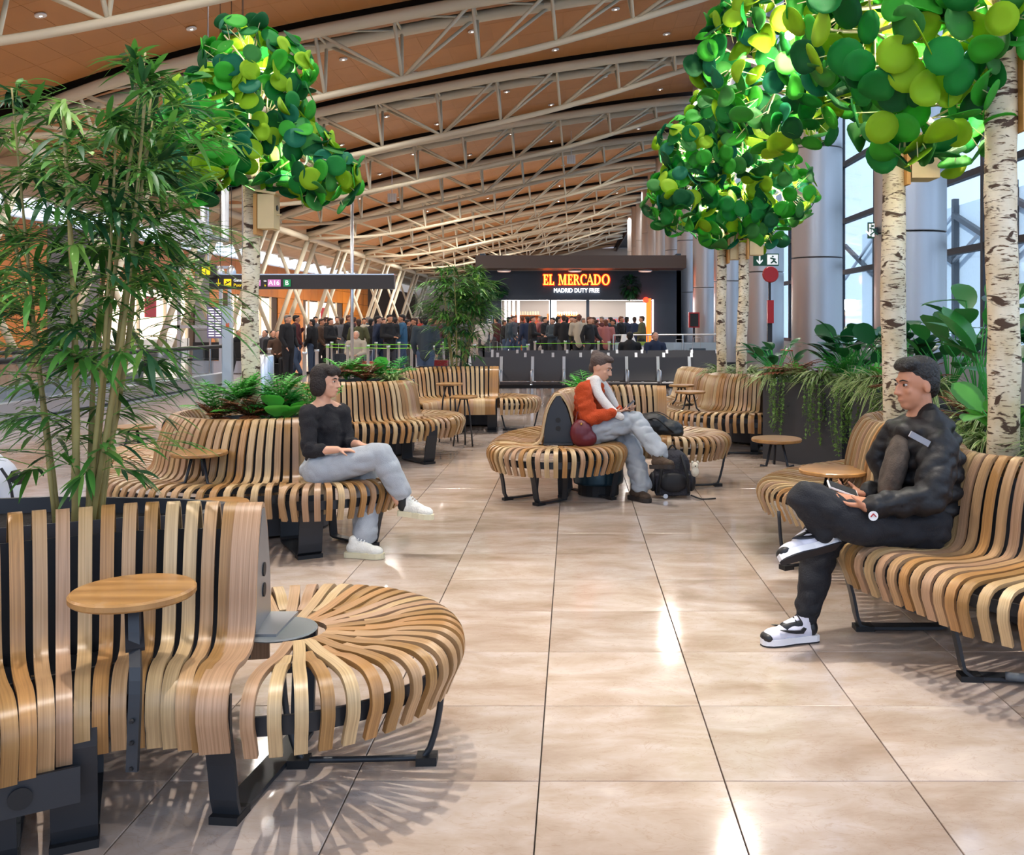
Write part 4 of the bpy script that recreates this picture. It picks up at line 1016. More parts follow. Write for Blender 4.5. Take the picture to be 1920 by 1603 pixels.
def crown(tree, top, blobs, d, count, seed, maxtry=22000, bulbs=(), gap=.42, power=40):
    rg = random.Random(seed); meshes = [[disc_mesh(d, b, m, k) for (b, k) in ((.12, 0), (.35, 0), (.5, 1), (.02, 0))] for m in GM]
    pts = []; tr = 0; area = [b[3]**2 for b in blobs]
    while len(pts) < count and tr < maxtry:
        tr += 1
        bl = rg.choices(blobs, area)[0]; c = V(bl[:3]); R_ = bl[3]
        v = V((rg.gauss(0, 1), rg.gauss(0, 1), rg.gauss(0, 1))).normalized()
        rr = R_*(1-.38*rg.random()**1.6)
        p = c+V((v.x*rr, v.y*rr, v.z*rr))
        if any((p-V(o[:3])).length < o[3]*.62 for o in blobs if o is not bl): continue
        if any((p-q[0]).length < d*gap for q in pts): continue
        pts.append((p, v))
    tw = MB(); pts.sort(key=lambda q: q[0].y); extra = [MB() for _ in GM]
    for qi, (p, v) in enumerate(pts):
        nn = (v+V((rg.gauss(0, .45), rg.gauss(0, .45), rg.gauss(0, .35)))).normalized()
        R3 = basis_rot(nn) @ Matrix.Rotation(rg.random()*6.28, 3, 'Z')
        gi = rg.choices(range(6), GW)[0]; me = rg.choices(meshes[gi], (5, 3, 1.3, 3))[0]
        if qi >= 295:
            b0 = len(extra[gi].v); MM = Matrix.Translation(p) @ R3.to_4x4()
            extra[gi].v += [MM @ w_.co for w_ in me.vertices]; extra[gi].f += [tuple(b0+k for k in pl.vertices) for pl in me.polygons]; continue
        o = link(me, 'leaf', tree); s = rg.uniform(.88, 1.1)
        o.matrix_basis = Matrix.Translation(p-ORG[tree.name]) @ R3.to_4x4() @ Matrix.Scale(s, 4)
        hub = min((V(b[:3]) for b in blobs), key=lambda q: (q-p).length)
        st = p.lerp(hub, rg.uniform(.35, .6))+V((rg.gauss(0, .03), rg.gauss(0, .03), rg.gauss(0, .03)))
        tw.tube([st, p], .0028, 4, cap=False)
    for b in blobs:
        tw.tube([V(top), (V(top)+V(b[:3]))/2+V((0, 0, .05)), V(b[:3])], .012, 5)
        for k in range(5):
            v = V((rg.gauss(0, 1), rg.gauss(0, 1), rg.gauss(0, .7))).normalized(); tw.tube([V(b[:3]), V(b[:3])+v*b[3]*.75], .006, 4)
    for gi, e in enumerate(extra):
        if e.v: e.build('inner_leaves', GM[gi], tree, kind='stuff', smooth=True)
    tw.build('twigs', mat('twig_cream', '#d9c79a', .6), tree, kind='stuff')
    for (bx, by, bz, pw_) in bulbs:
        MB().ell((bx, by, bz), .028).build('bulb', mat('crown_bulb', '#fff1c9', .5, emit=45), tree, smooth=True)
        lamp('POINT', (bx, by, bz), pw_*power/40*4.2, (1, .96, .72), .03, 'crown_bulb_light')
def trunk_path(base, top, amp, seed, n=14):
    rg = random.Random(seed); ph = rg.random()*6
    return [V(base).lerp(V(top), i/(n-1))+V((amp*math.sin(ph+i*.7), amp*.6*math.cos(ph+i*.5), 0)) for i in range(n)]
def birch(base, top, r0, r1, label, seed):
    r = root('birch_tree', base, label, 'tree', 'birch trunks with paper leaf crowns')
    P = trunk_path(base, top, .008, seed); n = len(P)
    rg = random.Random(seed)
    o = MB().tube(P, [r0+(r1-r0)*i/(n-1)+rg.uniform(-.004, .004) for i in range(n)], 20).build('trunk', BIRCH, r, smooth=True); smooth_angle(o, 60)
    return r
def birdhouse(c, w, h, dpt, label, rot=.0):
    r = root('birdhouse', c, label, 'birdhouse', 'wooden birdhouses')
    pw_ = mat('pale_pine', '#d9bd8a', .55, var=.05); dk = mat('honey_pine', '#c08a45', .55)
    R3 = Matrix.Rotation(rot, 3, 'Z'); c = V(c)
    MB().box(c+R3 @ V((w*.55, 0, 0)), (w, dpt, h), R3).build('box', pw_, r)
    MB().box(c+R3 @ V((-.012, 0, -.02)), (.024, dpt*1.05, h*1.18), R3).build('back_board', dk, r)
    M3 = R3 @ Matrix.Rotation(.16, 3, 'Y')
    MB().box(c+R3 @ V((w*.55, 0, h/2+.015)), (w*1.25, dpt*1.15, .016), M3).build('roof', pw_, r)
    MB().lathe([(.02, -.004), (.022, .004)], c+R3 @ V((w*1.06, 0, h*.12)), 14, R3 @ Matrix.Rotation(PI/2, 3, 'Y')).build('entrance_hole', BLACK, r)
    MB().tube([c+R3 @ V((w*1.05, 0, -.02)), c+R3 @ V((w*1.35, 0, -.02))], .006, 6).build('perch', pw_, r)
    return r
# left birch
bt = W(470, 350, 7.0); tr1 = birch((-2.39, 7.0, .72), (bt.x, 7.0, 2.95), .068, .058, 'left birch trunk with leafy paper crown rising from the ring bench', 3)
bl1 = [tuple(W(465, 122, 7.0))+(.35,), tuple(W(395, 215, 6.9))+(.32,), tuple(W(500, 215, 7.0))+(.36,), tuple(W(358, 300, 6.5))+(.30,), tuple(W(345, 250, 6.6))+(.22,), tuple(W(560, 290, 7.0))+(.30,), tuple(W(612, 328, 6.9))+(.25,), tuple(W(470, 290, 6.9))+(.30,), tuple(W(525, 130, 7.1))+(.25,)]
crown(tr1, (bt.x, 7.0, 2.95), bl1, .150, 500, 5, bulbs=[tuple(W(420, 235, 7.0))+(30,), tuple(W(520, 120, 7.0))+(30,), tuple(W(560, 290, 7.0))+(34,), tuple(W(450, 300, 7.0))+(30,)])
p = W(487, 398, 6.93); birdhouse(p, .12, .25, .14, 'pale wooden birdhouse on the left birch trunk under its crown')
# back birches
tb1 = birch((1.9, 12.1, .72), (1.9, 12.1, 2.75), .066, .058, 'left one of the two slim back birches sharing a round leaf crown', 8)
tb2 = birch((2.12, 11.9, .72), (2.16, 11.9, 2.8), .072, .062, 'right one of the two slim back birches, just left of the exit sign', 9)
blb1 = [tuple(W(1300, 290, 12))+(.50,), tuple(W(1275, 375, 11.8))+(.45,), tuple(W(1350, 400, 11.9))+(.42,), tuple(W(1340, 230, 12))+(.40,)]
blb2 = [tuple(W(1400, 300, 12))+(.58,), tuple(W(1465, 360, 11.9))+(.46,), tuple(W(1420, 410, 12.0))+(.42,), tuple(W(1390, 220, 12))+(.42,)]
crown(tb1, (1.9, 12.1, 2.75), blb1, .205, 330, 15, bulbs=[tuple(W(1290, 310, 11.9))+(70,), tuple(W(1330, 390, 11.9))+(60,)], power=46)
crown(tb2, (2.16, 11.9, 2.8), blb2, .205, 340, 16, bulbs=[tuple(W(1405, 320, 11.9))+(70,), tuple(W(1450, 370, 11.9))+(60,), tuple(W(1380, 250, 11.9))+(50,)], power=46)
p = W(1402, 452, 11.85); birdhouse(p, .17, .36, .2, 'pale wooden birdhouse on the right back birch')
p = W(1366, 462, 12.05); birdhouse(p, .13, .34, .2, 'pale wooden birdhouse between the two back birches')
# near birches
tA = birch((2.10, 6.15, .7), (2.08, 6.15, 2.95), .082, .072, 'near birch trunk directly behind the man, crown at the top right', 21)
tB = birch((2.26, 4.95, .7), (2.24, 4.95, 3.15), .083, .078, 'nearest birch trunk at the right edge of the photo', 22)
blA = [tuple(W(1390, 110, 6.4))+(.33,), tuple(W(1455, 170, 6.3))+(.42,), tuple(W(1500, 60, 6.2))+(.40,), tuple(W(1590, 120, 6.0))+(.42,), tuple(W(1430, 30, 6.4))+(.36,), tuple(W(1500, 190, 6.2))+(.32,), tuple(W(1580, -60, 6.2))+(.4,)]
crown(tA, (2.08, 6.15, 2.95), blA, .158, 420, 31, bulbs=[tuple(W(1480, 66, 5.72))+(60,), tuple(W(1450, 130, 6.3))+(40,), tuple(W(1560, 90, 6.1))+(40,)], power=42)
blB = [tuple(W(1640, 60, 4.9))+(.38,), tuple(W(1730, 110, 4.9))+(.40,), tuple(W(1700, 190, 5.0))+(.32,), tuple(W(1790, 200, 5.2))+(.34,), tuple(W(1850, -20, 4.7))+(.34,), tuple(W(1760, -60, 4.9))+(.42,), tuple(W(1960, 60, 5.2))+(.36,), tuple(W(1590, 20, 5.0))+(.28,)]
crown(tB, (2.24, 4.95, 3.15), blB, .175, 380, 33, bulbs=[tuple(W(1700, 60, 5.0))+(40,), tuple(W(1790, 170, 5.3))+(40,), tuple(W(1800, -20, 5.0))+(30,)], power=42)
p = W(1697, 300, 6.15); birdhouse(p, .18, .26, .2, 'pale wooden birdhouse on the near birch behind the man')
p = W(1909, 160, 4.95); birdhouse(p, .17, .40, .2, 'pale wooden birdhouse on the nearest birch at the right edge')
# ------------------------------------------------------------------ BAMBOO
def leafmat(name, c, edge=None, rough=.45, transl=.25, objvar=.1):
    m = mat(name, c, rough, transl=transl, objvar=objvar)
    if edge:
        N = m.node_tree.nodes; L = m.node_tree.links; b = N['Principled BSDF']
        uv = N.new('ShaderNodeUVMap'); sp_ = N.new('ShaderNodeSeparateXYZ'); L.new(uv.outputs[0], sp_.inputs[0])
        s = N.new('ShaderNodeMath'); s.operation = 'SUBTRACT'; s.inputs[1].default_value = .5; L.new(sp_.outputs[1], s.inputs[0])
        a = N.new('ShaderNodeMath'); a.operation = 'ABSOLUTE'; L.new(s.outputs[0], a.inputs[0])
        r = N.new('ShaderNodeValToRGB'); r.color_ramp.elements[0].position = .24; r.color_ramp.elements[1].position = .32
        r.color_ramp.elements[0].color = srgb(c); r.color_ramp.elements[1].color = srgb(edge); L.new(a.outputs[0], r.inputs[0])
        L.new(r.outputs[0], b.inputs['Base Color'])
    return m
BG = [leafmat('bamboo_leaf_dark', '#3a6d2c'), leafmat('bamboo_leaf_mid', '#54903a'), leafmat('bamboo_leaf_deep', '#2c5a35'), leafmat('bamboo_leaf_light', '#80aa4c')]
CULM = mat('bamboo_culm', '#9a8a52', .5, var=.2, vscale=9)
def bamboo(name, base, h, spread, nculm, nclust, L0, label, seed, nparts, lean=(0, 0), rc=.015, low=.12):
    rg = random.Random(seed); r = root(name, base, label, 'bamboo')
    base = V(base); paths = []
    for i in range(nculm):
        a = rg.random()*6.28; b = base+V((math.cos(a)*spread*.10, math.sin(a)*spread*.08, 0))
        hh = h*rg.uniform(.78, .97); tip = b+V((math.cos(a)*spread*rg.uniform(.12, .42)+lean[0], math.sin(a)*spread*.3+lean[1], hh))
        mid = b.lerp(tip, .5)+V((rg.uniform(-.04, .04), rg.uniform(-.03, .03), 0))
        P = crom([b, mid, tip], 16); paths.append(P)
        rr = rc*rg.uniform(.6, 1.15)
        rs = [rr*(1-.65*k/15)*(1.18 if k % 2 == 0 else 1) for k in range(16)]
        MB().tube(P, rs, 8).build('culm', CULM, r, smooth=True)
    # three straight leaves fans per branch tip
    LM = [[None]*3 for _ in BG]
    for gi, g in enumerate(BG):
        for k in range(3):
            mb = MB(); mb.leaf((0, 0, 0), (1, 0, 0), (0, 0, 1), 1, .17, (.10, .28, .45)[k], 5, .2); LM[gi][k] = mb.mesh('leaf', g, smooth=True)
    tw = MB(); rest = [MB() for _ in BG]; cnt = 0; cand = []
    for q in range(nclust):
        P = rg.choice(paths); t = low+(1-low)*rg.random()**.55; p = P[min(15, int(t*15))]
        a = rg.random()*6.28; ln = spread*rg.uniform(.12, .55)*(1.15-.55*abs(t-.6)); el = rg.uniform(.0, .7)
        d = V((math.cos(a), math.sin(a)*.8, el)).normalized(); tip = p+d*ln-V((0, 0, ln*.15))
        if t > .93: tip = p+V((rg.gauss(0, .05), rg.gauss(0, .05), .12))
        tw.tube(crom([p, p.lerp(tip, .5)+V((0, 0, ln*.1)), tip], 5), .0016, 4, cap=False)
        n = rg.randint(6, 9); gi = rg.choices(range(4), (4, 4, 3, 1.3))[0]
        for j in range(n):
            u = j/(n-1) if n > 1 else 0; bp = p.lerp(tip, .45+.55*u)+V((0, 0, ln*.06*(1-u)))
            sd = -1 if j % 2 else 1
            dd = (d+V((-d.y, d.x, 0))*sd*rg.uniform(.35, 1.0)*(1.1-u)+V((0, 0, rg.uniform(-.75, .15)))).normalized()
            L = L0*rg.uniform(.7, 1.15); g2 = gi if rg.random() < .7 else rg.randrange(4)
            cand.append((bp.y, bp, dd, L, g2, rg.randrange(3)))
    cand.sort(key=lambda c: c[0]-c[3]*2)
    for i, (_, bp, dd, L, gi, k) in enumerate(cand):
        if i < nparts:
            x, y, z = basis(dd, V((0, 0, 1)))
            M3 = Matrix((dd, -x, y)).transposed()
            if (M3 @ V((0, 0, 1))).z < 0: M3 = Matrix((dd, x, -y)).transposed()
            o = link(LM[gi][k], 'leaf', r); o.matrix_basis = Matrix.Translation(bp-ORG[r.name]) @ M3.to_4x4() @ Matrix.Scale(L, 4)
        else: rest[gi].leaf(bp, dd, (0, 0, 1), L, L*.17, (.1, .28, .45)[k], 4, .2)
    tw.build('twigs', BG[3], r, kind='stuff')
    for gi, mb in enumerate(rest):
        if mb.v: mb.build('foliage', BG[gi], r, kind='stuff', smooth=True)
    return r
pB = W(146, 950, 3.6)
bamboo('bamboo_plant', (pB.x, 3.6, .72), 1.90, .78, 10, 390, .150, 'tall leafy bamboo rising from the near left bench planter', 4, 290, lean=(.02, 0), rc=.0145)
pB = W(857, 690, 14.0)
bamboo('bamboo_plant', (pB.x, 14.1, .72), 1.75, .80, 7, 380, .19, 'smaller distant bamboo behind the farthest left bench, beside the shop', 14, 0, rc=.013)

# ------------------------------------------------------------------ POTTED PLANTS
PG = {'spider': leafmat('spider_leaf', '#5d8a3c', '#d3d8a0'), 'fern': leafmat('fern_leaf', '#38a040'), 'fern2': leafmat('fern_leaf_fresh', '#5cbc48'), 'rust': leafmat('rust_fern_leaf', '#7a4526'),
      'fig': leafmat('fig_leaf', '#1d5a30', rough=.3), 'banana': leafmat('banana_leaf', '#2f7a36', rough=.35), 'grey': leafmat('silver_leaf', '#6f8f6c'), 'calathea': leafmat('calathea_leaf', '#5fae45', '#3d7a35'), 'red': leafmat('red_flower', '#c8402c'), 'trail': leafmat('trailing_leaf', '#6f9448'), 'dark': leafmat('deep_leaf', '#173f27')}
def P_spider(c, R_, n, seed, label, parent=None, m='spider', fall=1.0):
    rg = random.Random(seed); r = root('spider_plant', c, label, 'plant'); mb = MB(); mb.uv = []
    for i in range(int(n*1.8)):
        a = rg.random()*6.28; L = R_*rg.uniform(.6, 1.2); el = rg.uniform(.25, 1.5)
        d = V((math.cos(a), math.sin(a), el)).normalized(); mb.leaf(V(c)+V((math.cos(a), math.sin(a), 0))*.02, d, (0, 0, 1), L, .022+.010*rg.random(), rg.uniform(.55, 1.25)*fall*(.6+.5*d.z), 7, .25)
    mb.build('leaves', PG[m], r, kind='stuff', smooth=True); return r
def P_fern(c, R_, n, seed, label, m='fern', up=.85):
    c = (c[0], c[1], c[2]+.03); R_ *= 1.22; up = max(up, .5)
    rg = random.Random(seed); r = root('fern', c, label, 'plant')
    for i in range(n+5):
        a = 6.28*i/n*1.6+rg.uniform(-.2, .2); L = R_*rg.uniform(.75, 1.1); d = V((math.cos(a), math.sin(a), rg.uniform(up*.7, up*3.0))).normalized()
        pts = [V(c)+d*L*t*1.1-V((0, 0, .38*L*t*t)) for t in [k/9 for k in range(10)]]; mb = MB()
        mb.tube(pts, .003, 4, cap=False)
        for k in range(1, 10):
            t = (pts[k]-pts[k-1]).normalized(); sd = V((-t.y, t.x, 0)).normalized(); ll = L*.33*math.sin(PI*min(.95, k/9*.85+.12))
            for s in (-1, 1): mb.leaf(pts[k], (sd*s+t*.55).normalized(), (0, 0, 1), ll, ll*.46, .2, 2, .1)
        mb.build('frond', PG[m], r, smooth=True)
    return r
def P_broad(c, n, L0, h, seed, label, m='fig', w=.5, name='broadleaf_plant', spread=.25, droop=.25, m2=None):
    n = int(n*1.8); L0 *= 1.12; h *= 1.08
    rg = random.Random(seed); r = root(name, c, label, 'plant'); st = MB()
    for i in range(n):
        a = rg.random()*6.28; t = rg.uniform(.35, 1); tip = V(c)+V((math.cos(a)*spread*rg.uniform(.2, 1), math.sin(a)*spread*rg.uniform(.2, 1), h*t))
        st.tube(crom([V(c), V(c).lerp(tip, .5)+V((0, 0, .06*h)), tip], 6), .005, 5, cap=False)
        d = V((math.cos(a)*.8, math.sin(a)*.8, rg.uniform(.1, 1.1))).normalized(); L = L0*rg.uniform(.8, 1.2)
        mb = MB(); mb.uv = []; mb.leaf(tip, d, (0, 0, 1) if abs(d.z) < .8 else (0, -1, 0), L, L*w, droop, 6, .12, 'oval')
        mb.build('leaf', PG[m2 if (m2 and i % 3 == 0) else m], r, smooth=True)
    st.build('stems', PG['fern'], r); return r
def P_trail(c, n, L0, seed, label, outdir=V((-.5, -.8, 0))):
    rg = random.Random(seed); r = root('trailing_plant', c, label, 'plant'); mb = MB()
    for i in range(n):
        s = V(c)+V((rg.uniform(-.12, .12), rg.uniform(-.08, .08), 0)); o = outdir.normalized()*rg.uniform(.04, .13); L = L0*rg.uniform(.5, 1.1)
        P = crom([s, s+o+V((0, 0, .03)), s+o*1.3+V((0, 0, -L*.5)), s+o*1.25+V((rg.uniform(-.04, .04), 0, -L))], 16)
        mb.tube(P, .002, 3, cap=False)
        for p in P[3:]:
            for q in range(3): mb.leaf(p, V((rg.gauss(0, 1), rg.gauss(0, 1), rg.gauss(-.3, .5))), (0, 0, 1), .035, .022, .3, 2, .1, 'oval')
    mb.build('vines', PG['trail'], r, kind='stuff', smooth=True); return r
def P_bromel(c, L0, n, seed, label):
    rg = random.Random(seed); r = root('flowering_plant', c, label, 'plant')
    mb = MB()
    for i in range(n):
        a = rg.random()*6.28; d = V((math.cos(a), math.sin(a), rg.uniform(.5, 1.4))).normalized(); mb.leaf(c, d, (0, 0, 1), L0*rg.uniform(.7, 1), L0*.22, .3, 5, .2)
    mb.build('leaves', PG['fern2'], r, smooth=True)
    for i in range(3):
        a = rg.random()*6.28; t = V(c)+V((math.cos(a)*.1, math.sin(a)*.1, L0*.85)); st = MB().tube([V(c), t], .004, 5); st.build('stem', PG['fern'], r)
        mb = MB(); mb.leaf(t, V((math.cos(a), math.sin(a), .3)), (0, 0, 1), .11, .085, .2, 5, .15, 'oval'); mb.build('red_bract', PG['red'], r, smooth=True)
    return r
# ring planter of the left birch
c = (-2.27, 6.98, .80)
P_fern((-2.52, 6.72, .8), .34, 12, 1, 'fresh green fern at the left of the planter around the left birch', 'fern2')
P_fern((-2.28, 6.66, .8), .26, 12, 2, 'rust brown fern at the front of the planter around the left birch', 'rust', .3)
P_fern((-2.08, 6.72, .8), .30, 12, 3, 'dark green fern at the right front of the planter around the left birch', 'fern')
P_fern((-2.50, 6.58, .8), .2, 10, 33, 'small rust brown fern under the fresh fern on the ring bench', 'rust', .2)
P_broad((-2.08, 6.66, .8), 9, .15, .10, 4, 'split leaf plant with glossy round leaves at the right of the ring planter', 'fern2', .9, spread=.16)
P_fern((-2.42, 6.82, .9), .26, 12, 91, 'lime green fern rising just left of the left birch trunk', 'fern2')
P_fern((-2.12, 6.8, .9), .26, 12, 92, 'lime green fern rising just right of the left birch trunk', 'fern2')
P_spider((-2.15, 6.95, .82), .34, 50, 5, 'striped grassy plant beside the left birch trunk', fall=.6)
P_spider((-2.45, 7.05, .82), .34, 40, 6, 'silvery grassy plant behind the left birch trunk', m='grey', fall=.6)
P_fern((-1.95, 7.1, .82), .3, 12, 7, 'green fern behind the head side of the ring planter', 'fern2')
# planter behind the second bench
for i, (x, y, R_, m, lb) in enumerate(((-2.6, 10.8, .36, 'fern2', 'bright fern at the left of the second bench planter'), (-2.35, 10.62, .3, 'rust', 'rust fern at the front of the second bench planter'), (-2.1, 10.85, .36, 'fern', 'deep green fern at the right of the second bench planter'), (-2.7, 10.65, .24, 'rust', 'small rust fern at the left edge of the second bench planter'))):
    P_fern((x, y, .82), R_, 12, 40+i, lb, m)
P_spider((-2.05, 10.6, .84), .34, 50, 45, 'striped grass plant at the right of the second bench planter', fall=.6)
P_broad((-2.4, 10.95, .84), 10, .2, .14, 46, 'broad fresh green leaves at the centre of the second bench planter', 'fern2', .6, spread=.3)
P_fern((.12, 9.45, .72), .34, 11, 47, 'green fern behind the person in the orange sweater', 'fern2')
planter_box('bench_planter', circ((.15, 9.5), .24, 0, 345, 15), .3, .78, 'small dark planter inside the middle bench')
# long planter at the right
PLW = [(2.1, 10.45), (2.72, 9.55), (2.95, 9.6), (3.3, 10.6), (2.6, 11.3), (2.45, 11.3)]
planter_box('long_planter', PLW, .0, .86, 'big dark grey planter box standing beyond the small round table at the right')
planter_box('long_planter', [(2.78, 9.5), (2.75, 6.8), (3.5, 6.8), (3.5, 9.5)], 0, .86, 'dark grey planter box continuing behind the near birch', m=mat('planter_side', '#4a4b52', .45, .2))
planter_box('long_planter', [(3.0, 6.6), (3.1, 3.4), (3.9, 3.4), (3.9, 6.6)], 0, .86, 'dark grey planter box at the far right edge of the photo')
planter_box('bench_planter', [(1.98, 11.8), (2.35, 11.45), (2.6, 11.7), (2.3, 13.2), (1.95, 13.2)], .02, .82, 'dark planter behind the right rear bench holding the two back birches')
P_spider((1.92, 12.3, .84), .42, 70, 50, 'grassy plant at the foot of the left back birch', fall=.8)
P_spider((2.2, 12.0, .84), .40, 70, 51, 'grassy plant at the foot of the right back birch', fall=.8)
P_spider((2.28, 10.62, .9), .46, 90, 52, 'striped spider plant over the left corner of the big dark planter', fall=.9)
P_spider((2.62, 10.0, .9), .46, 90, 53, 'striped spider plant at the middle of the big dark planter', fall=.9)
P_spider((2.82, 9.3, .9), .48, 100, 54, 'striped spider plant at the right corner of the big dark planter', fall=.9)
P_trail((2.3, 10.25, .86), 12, .55, 55, 'trailing vine hanging down the big dark planter, left one')
P_trail((2.55, 9.8, .86), 12, .6, 56, 'trailing vine hanging down the big dark planter, middle one')
P_trail((2.72, 9.0, .86), 14, .6, 57, 'trailing vine hanging down at the right corner of the big dark planter', V((-1, -.2, 0)))
P_broad((2.35, 10.9, .88), 16, .20, .34, 58, 'bushy fig plant above the left end of the big dark planter', 'fig', .55, spread=.35)
P_bromel((2.5, 10.5, .9), .34, 16, 59, 'red flowering plant at the left end of the big dark planter')
P_fern((2.45, 10.35, .9), .34, 12, 60, 'rust fern in the big dark planter', 'rust', .4)
P_fern((2.75, 9.75, .92), .36, 13, 61, 'fresh fern in the big dark planter', 'fern2')
P_broad((2.85, 9.7, .9), 20, .24, .48, 62, 'dark broad leaf plant in front of the second steel column', 'fig', .6, spread=.34, m2='dark')
P_bromel((2.95, 9.1, .95), .36, 16, 63, 'red flowering plant right of the dark broad leaf plant')
P_broad((2.95, 8.4, .9), 22, .24, .50, 64, 'dense dark broad leaf plant left of the near birch', 'fig', .6, spread=.36, m2='dark')
P_spider((2.8, 8.5, .92), .55, 120, 65, 'large striped spider plant left of the near birch trunk', fall=.9)
P_spider((2.85, 7.6, .92), .55, 120, 66, 'large striped spider plant directly behind the small bench lobe', fall=.9)
P_fern((2.85, 8.0, .9), .36, 12, 67, 'rust fern between the two large spider plants', 'rust', .4)
P_trail((2.78, 8.2, .86), 14, .6, 68, 'trailing vine down the planter behind the wide round table', V((-1, -.1, 0)))
P_trail((2.4, 5.6, .86), 12, .45, 69, 'pale trailing vine between the two near birch trunks', V((-1, -.1, 0)))
P_broad((3.0, 7.0, .9), 10, .36, .75, 70, 'tall banana leaf plant between the two near birches', 'banana', .42, 'banana_plant', .42, m2='fig')
P_broad((2.75, 6.2, .85), 7, .30, .62, 71, 'upright oval leaf plant right of the man\'s head', 'banana', .5, 'banana_plant', .25, droop=.1)
P_broad((3.3, 6.2, .9), 12, .30, .6, 72, 'banana plant behind the nearest birch', 'fig', .5, 'banana_plant', .4, m2='banana')
P_spider((2.55, 5.75, .86), .50, 110, 73, 'striped spider plant right of the man\'s shoulder', fall=.9)
P_broad((2.5, 5.5, .84), 9, .22, .14, 74, 'striped calathea leaves beside the man\'s shoulder', 'calathea', .5, 'calathea', .2)
P_fern((2.5, 5.9, .85), .3, 10, 75, 'rust fern beside the striped calathea', 'rust', .4)
P_spider((2.55, 4.6, .84), .52, 130, 76, 'striped spider plant at the right edge beside the nearest birch', fall=.9)
P_broad((2.75, 4.8, .86), 9, .24, .3, 77, 'calathea plant at the right edge of the photo', 'calathea', .5, 'calathea', .25)
P_spider((2.35, 5.3, .82), .34, 60, 78, 'small striped grass just left of the nearest birch', fall=.9)
P_bromel((3.0, 5.4, .95), .36, 14, 79, 'red flowering plant behind the nearest birch trunk')
P_broad((3.1, 9.9, .9), 14, .22, .42, 80, 'leafy fig plant at the rear of the big dark planter', 'fig', .55, spread=.35)
P_broad((3.15, 7.9, .9), 16, .26, .52, 81, 'fig plant at the rear of the second planter box', 'fig', .55, spread=.4, m2='banana')
# plants on the shop wall
for (px, py, lb) in ((1182, 538, 'dark green hanging plant on the shop wall right of the sign'), (925, 543, 'dark green hanging plant at the shop\'s left corner')):
    p = W(px, py, 41.8); r = root('hanging_plant', p, lb, 'plant'); mb = MB(); rg = random.Random(px)
    for i in range(420):
        v = V((rg.gauss(0, 1), rg.gauss(0, .5), rg.gauss(0, 1))).normalized(); q = p+V((v.x*.42*(1.5 if px < 1000 else 1), v.y*.25, v.z*.5*(.6 if px < 1000 else 1)))*rg.random()**.4
        mb.leaf(q, v+V((0, 0, -.4)), (0, 0, 1), .18, .09, .2, 2, .1, 'oval')
    mb.build('foliage', PG['fig'], r, kind='stuff'); MB().lathe([(.15, -.1), (.18, .05)], p+V((0, .02, 0)), 12).build('basket', BLACK, r)

# ------------------------------------------------------------------ SEATING ROWS
def seat_row(y, x0_, n, label, w=.585):
    r = root('seating_row', (x0_+n*w/2, y, 0), label, 'seats', 'airport seating rows')
    dk = mat('seat_black', '#26242b', .38, spec=.6)
    MB().box((x0_+n*w/2, y+.1, .33), (n*w, .09, .06)).build('beam', DARK, r)
    prof = [V((0, y-.28, .40)), V((0, y-.24, .425)), V((0, y, .40)), V((0, y+.16, .395)), V((0, y+.22, .43)), V((0, y+.27, .55)), V((0, y+.33, .75)), V((0, y+.36, .86))]
    for i in range(n):
        xc = x0_+w*(i+.5)
        for (a, b, nm) in ((0, 4, 'seat'), (4, 8, 'backrest')):
            P = [p+V((xc, 0, 0)) for p in prof[a:b]]; v, f, uv = ribbon(crom(P, 8), V((1, 0, 0)), w-.045, .03); mb = MB(); mb.v = v; mb.f = f; mb.build(nm, dk, r, smooth=True)
    for i in range(n+1):
        xc = x0_+w*i
        MB().tube([V((xc, y-.22, .40)), V((xc, y-.24, .60)), V((xc, y-.2, .63)), V((xc, y+.12, .64)), V((xc, y+.26, .60))], .017, 8).build('armrest', CHROME, r, smooth=True)
        MB().beam(V((xc, y+.20, .42)), V((xc, y+.345, .875)), .055, .03).build('back_support', CHROME, r)
        if i % 2 == 0: MB().box((xc, y+.1, .16), (.05, .05, .32)).box((xc, y+.05, .015), (.06, .55, .03)).build('leg', CHROME, r)
seat_row(17.3, -1.93, 8, 'nearest black airport seating row with silver supports behind the middle bench')
seat_row(19.6, -1.6, 8, 'second black airport seating row with silver supports')
seat_row(21.8, -1.9, 9, 'rear black airport seating row nearest the queue')
# ------------------------------------------------------------------ QUEUE BARRIERS
pm_post = MB().lathe([(.17, 0), (.17, .02), (.04, .035), (.033, .05), (.033, .95), (.045, .955), (.045, 1.0)], n=16).mesh('post', CHROME, smooth=True)
pb_base = MB().lathe([(.175, 0), (.175, .012)], n=20).mesh('base', BLACK)
BELT = mat('belt_green', '#7ad020', .5, emit=.12)
def post(x, y):
    r = root('queue_post', (x, y, 0), 'slim silver queue barrier post', 'barrier post', 'silver queue posts')
    link(pm_post, 'post', r); link(pb_base, 'base', r)
runs = [([(614, 22.5), (652, 21.5), (690, 21.8), (728, 21.2), (772, 21.6), (812, 21.0), (845, 22), (889, 22.5), (990, 22.8)], 'front green queue belt running from left to centre'),
        ([(622, 25.5), (667, 25), (705, 25), (748, 25.2), (781, 25), (832, 25.2)], 'second green queue belt behind the front one'),
        ([(1003, 26.5), (1060, 27), (1122, 26.5), (1142, 26), (1178, 26)], 'short green queue belt before the shop opening')]
for pts, lb in runs:
    Q = [V(((px-VX)/FPX*D, D, 0)) for px, D in pts]
    for q in Q: post(q.x, q.y)
    r = root('queue_belt', Q[0], lb, 'belt', 'green queue belts')
    for a, b in zip(Q, Q[1:]): MB().beam(a+V((0, 0, .93)), b+V((0, 0, .93)), .01, .10, V((0, 1, 0))).build('belt_section', BELT, r)
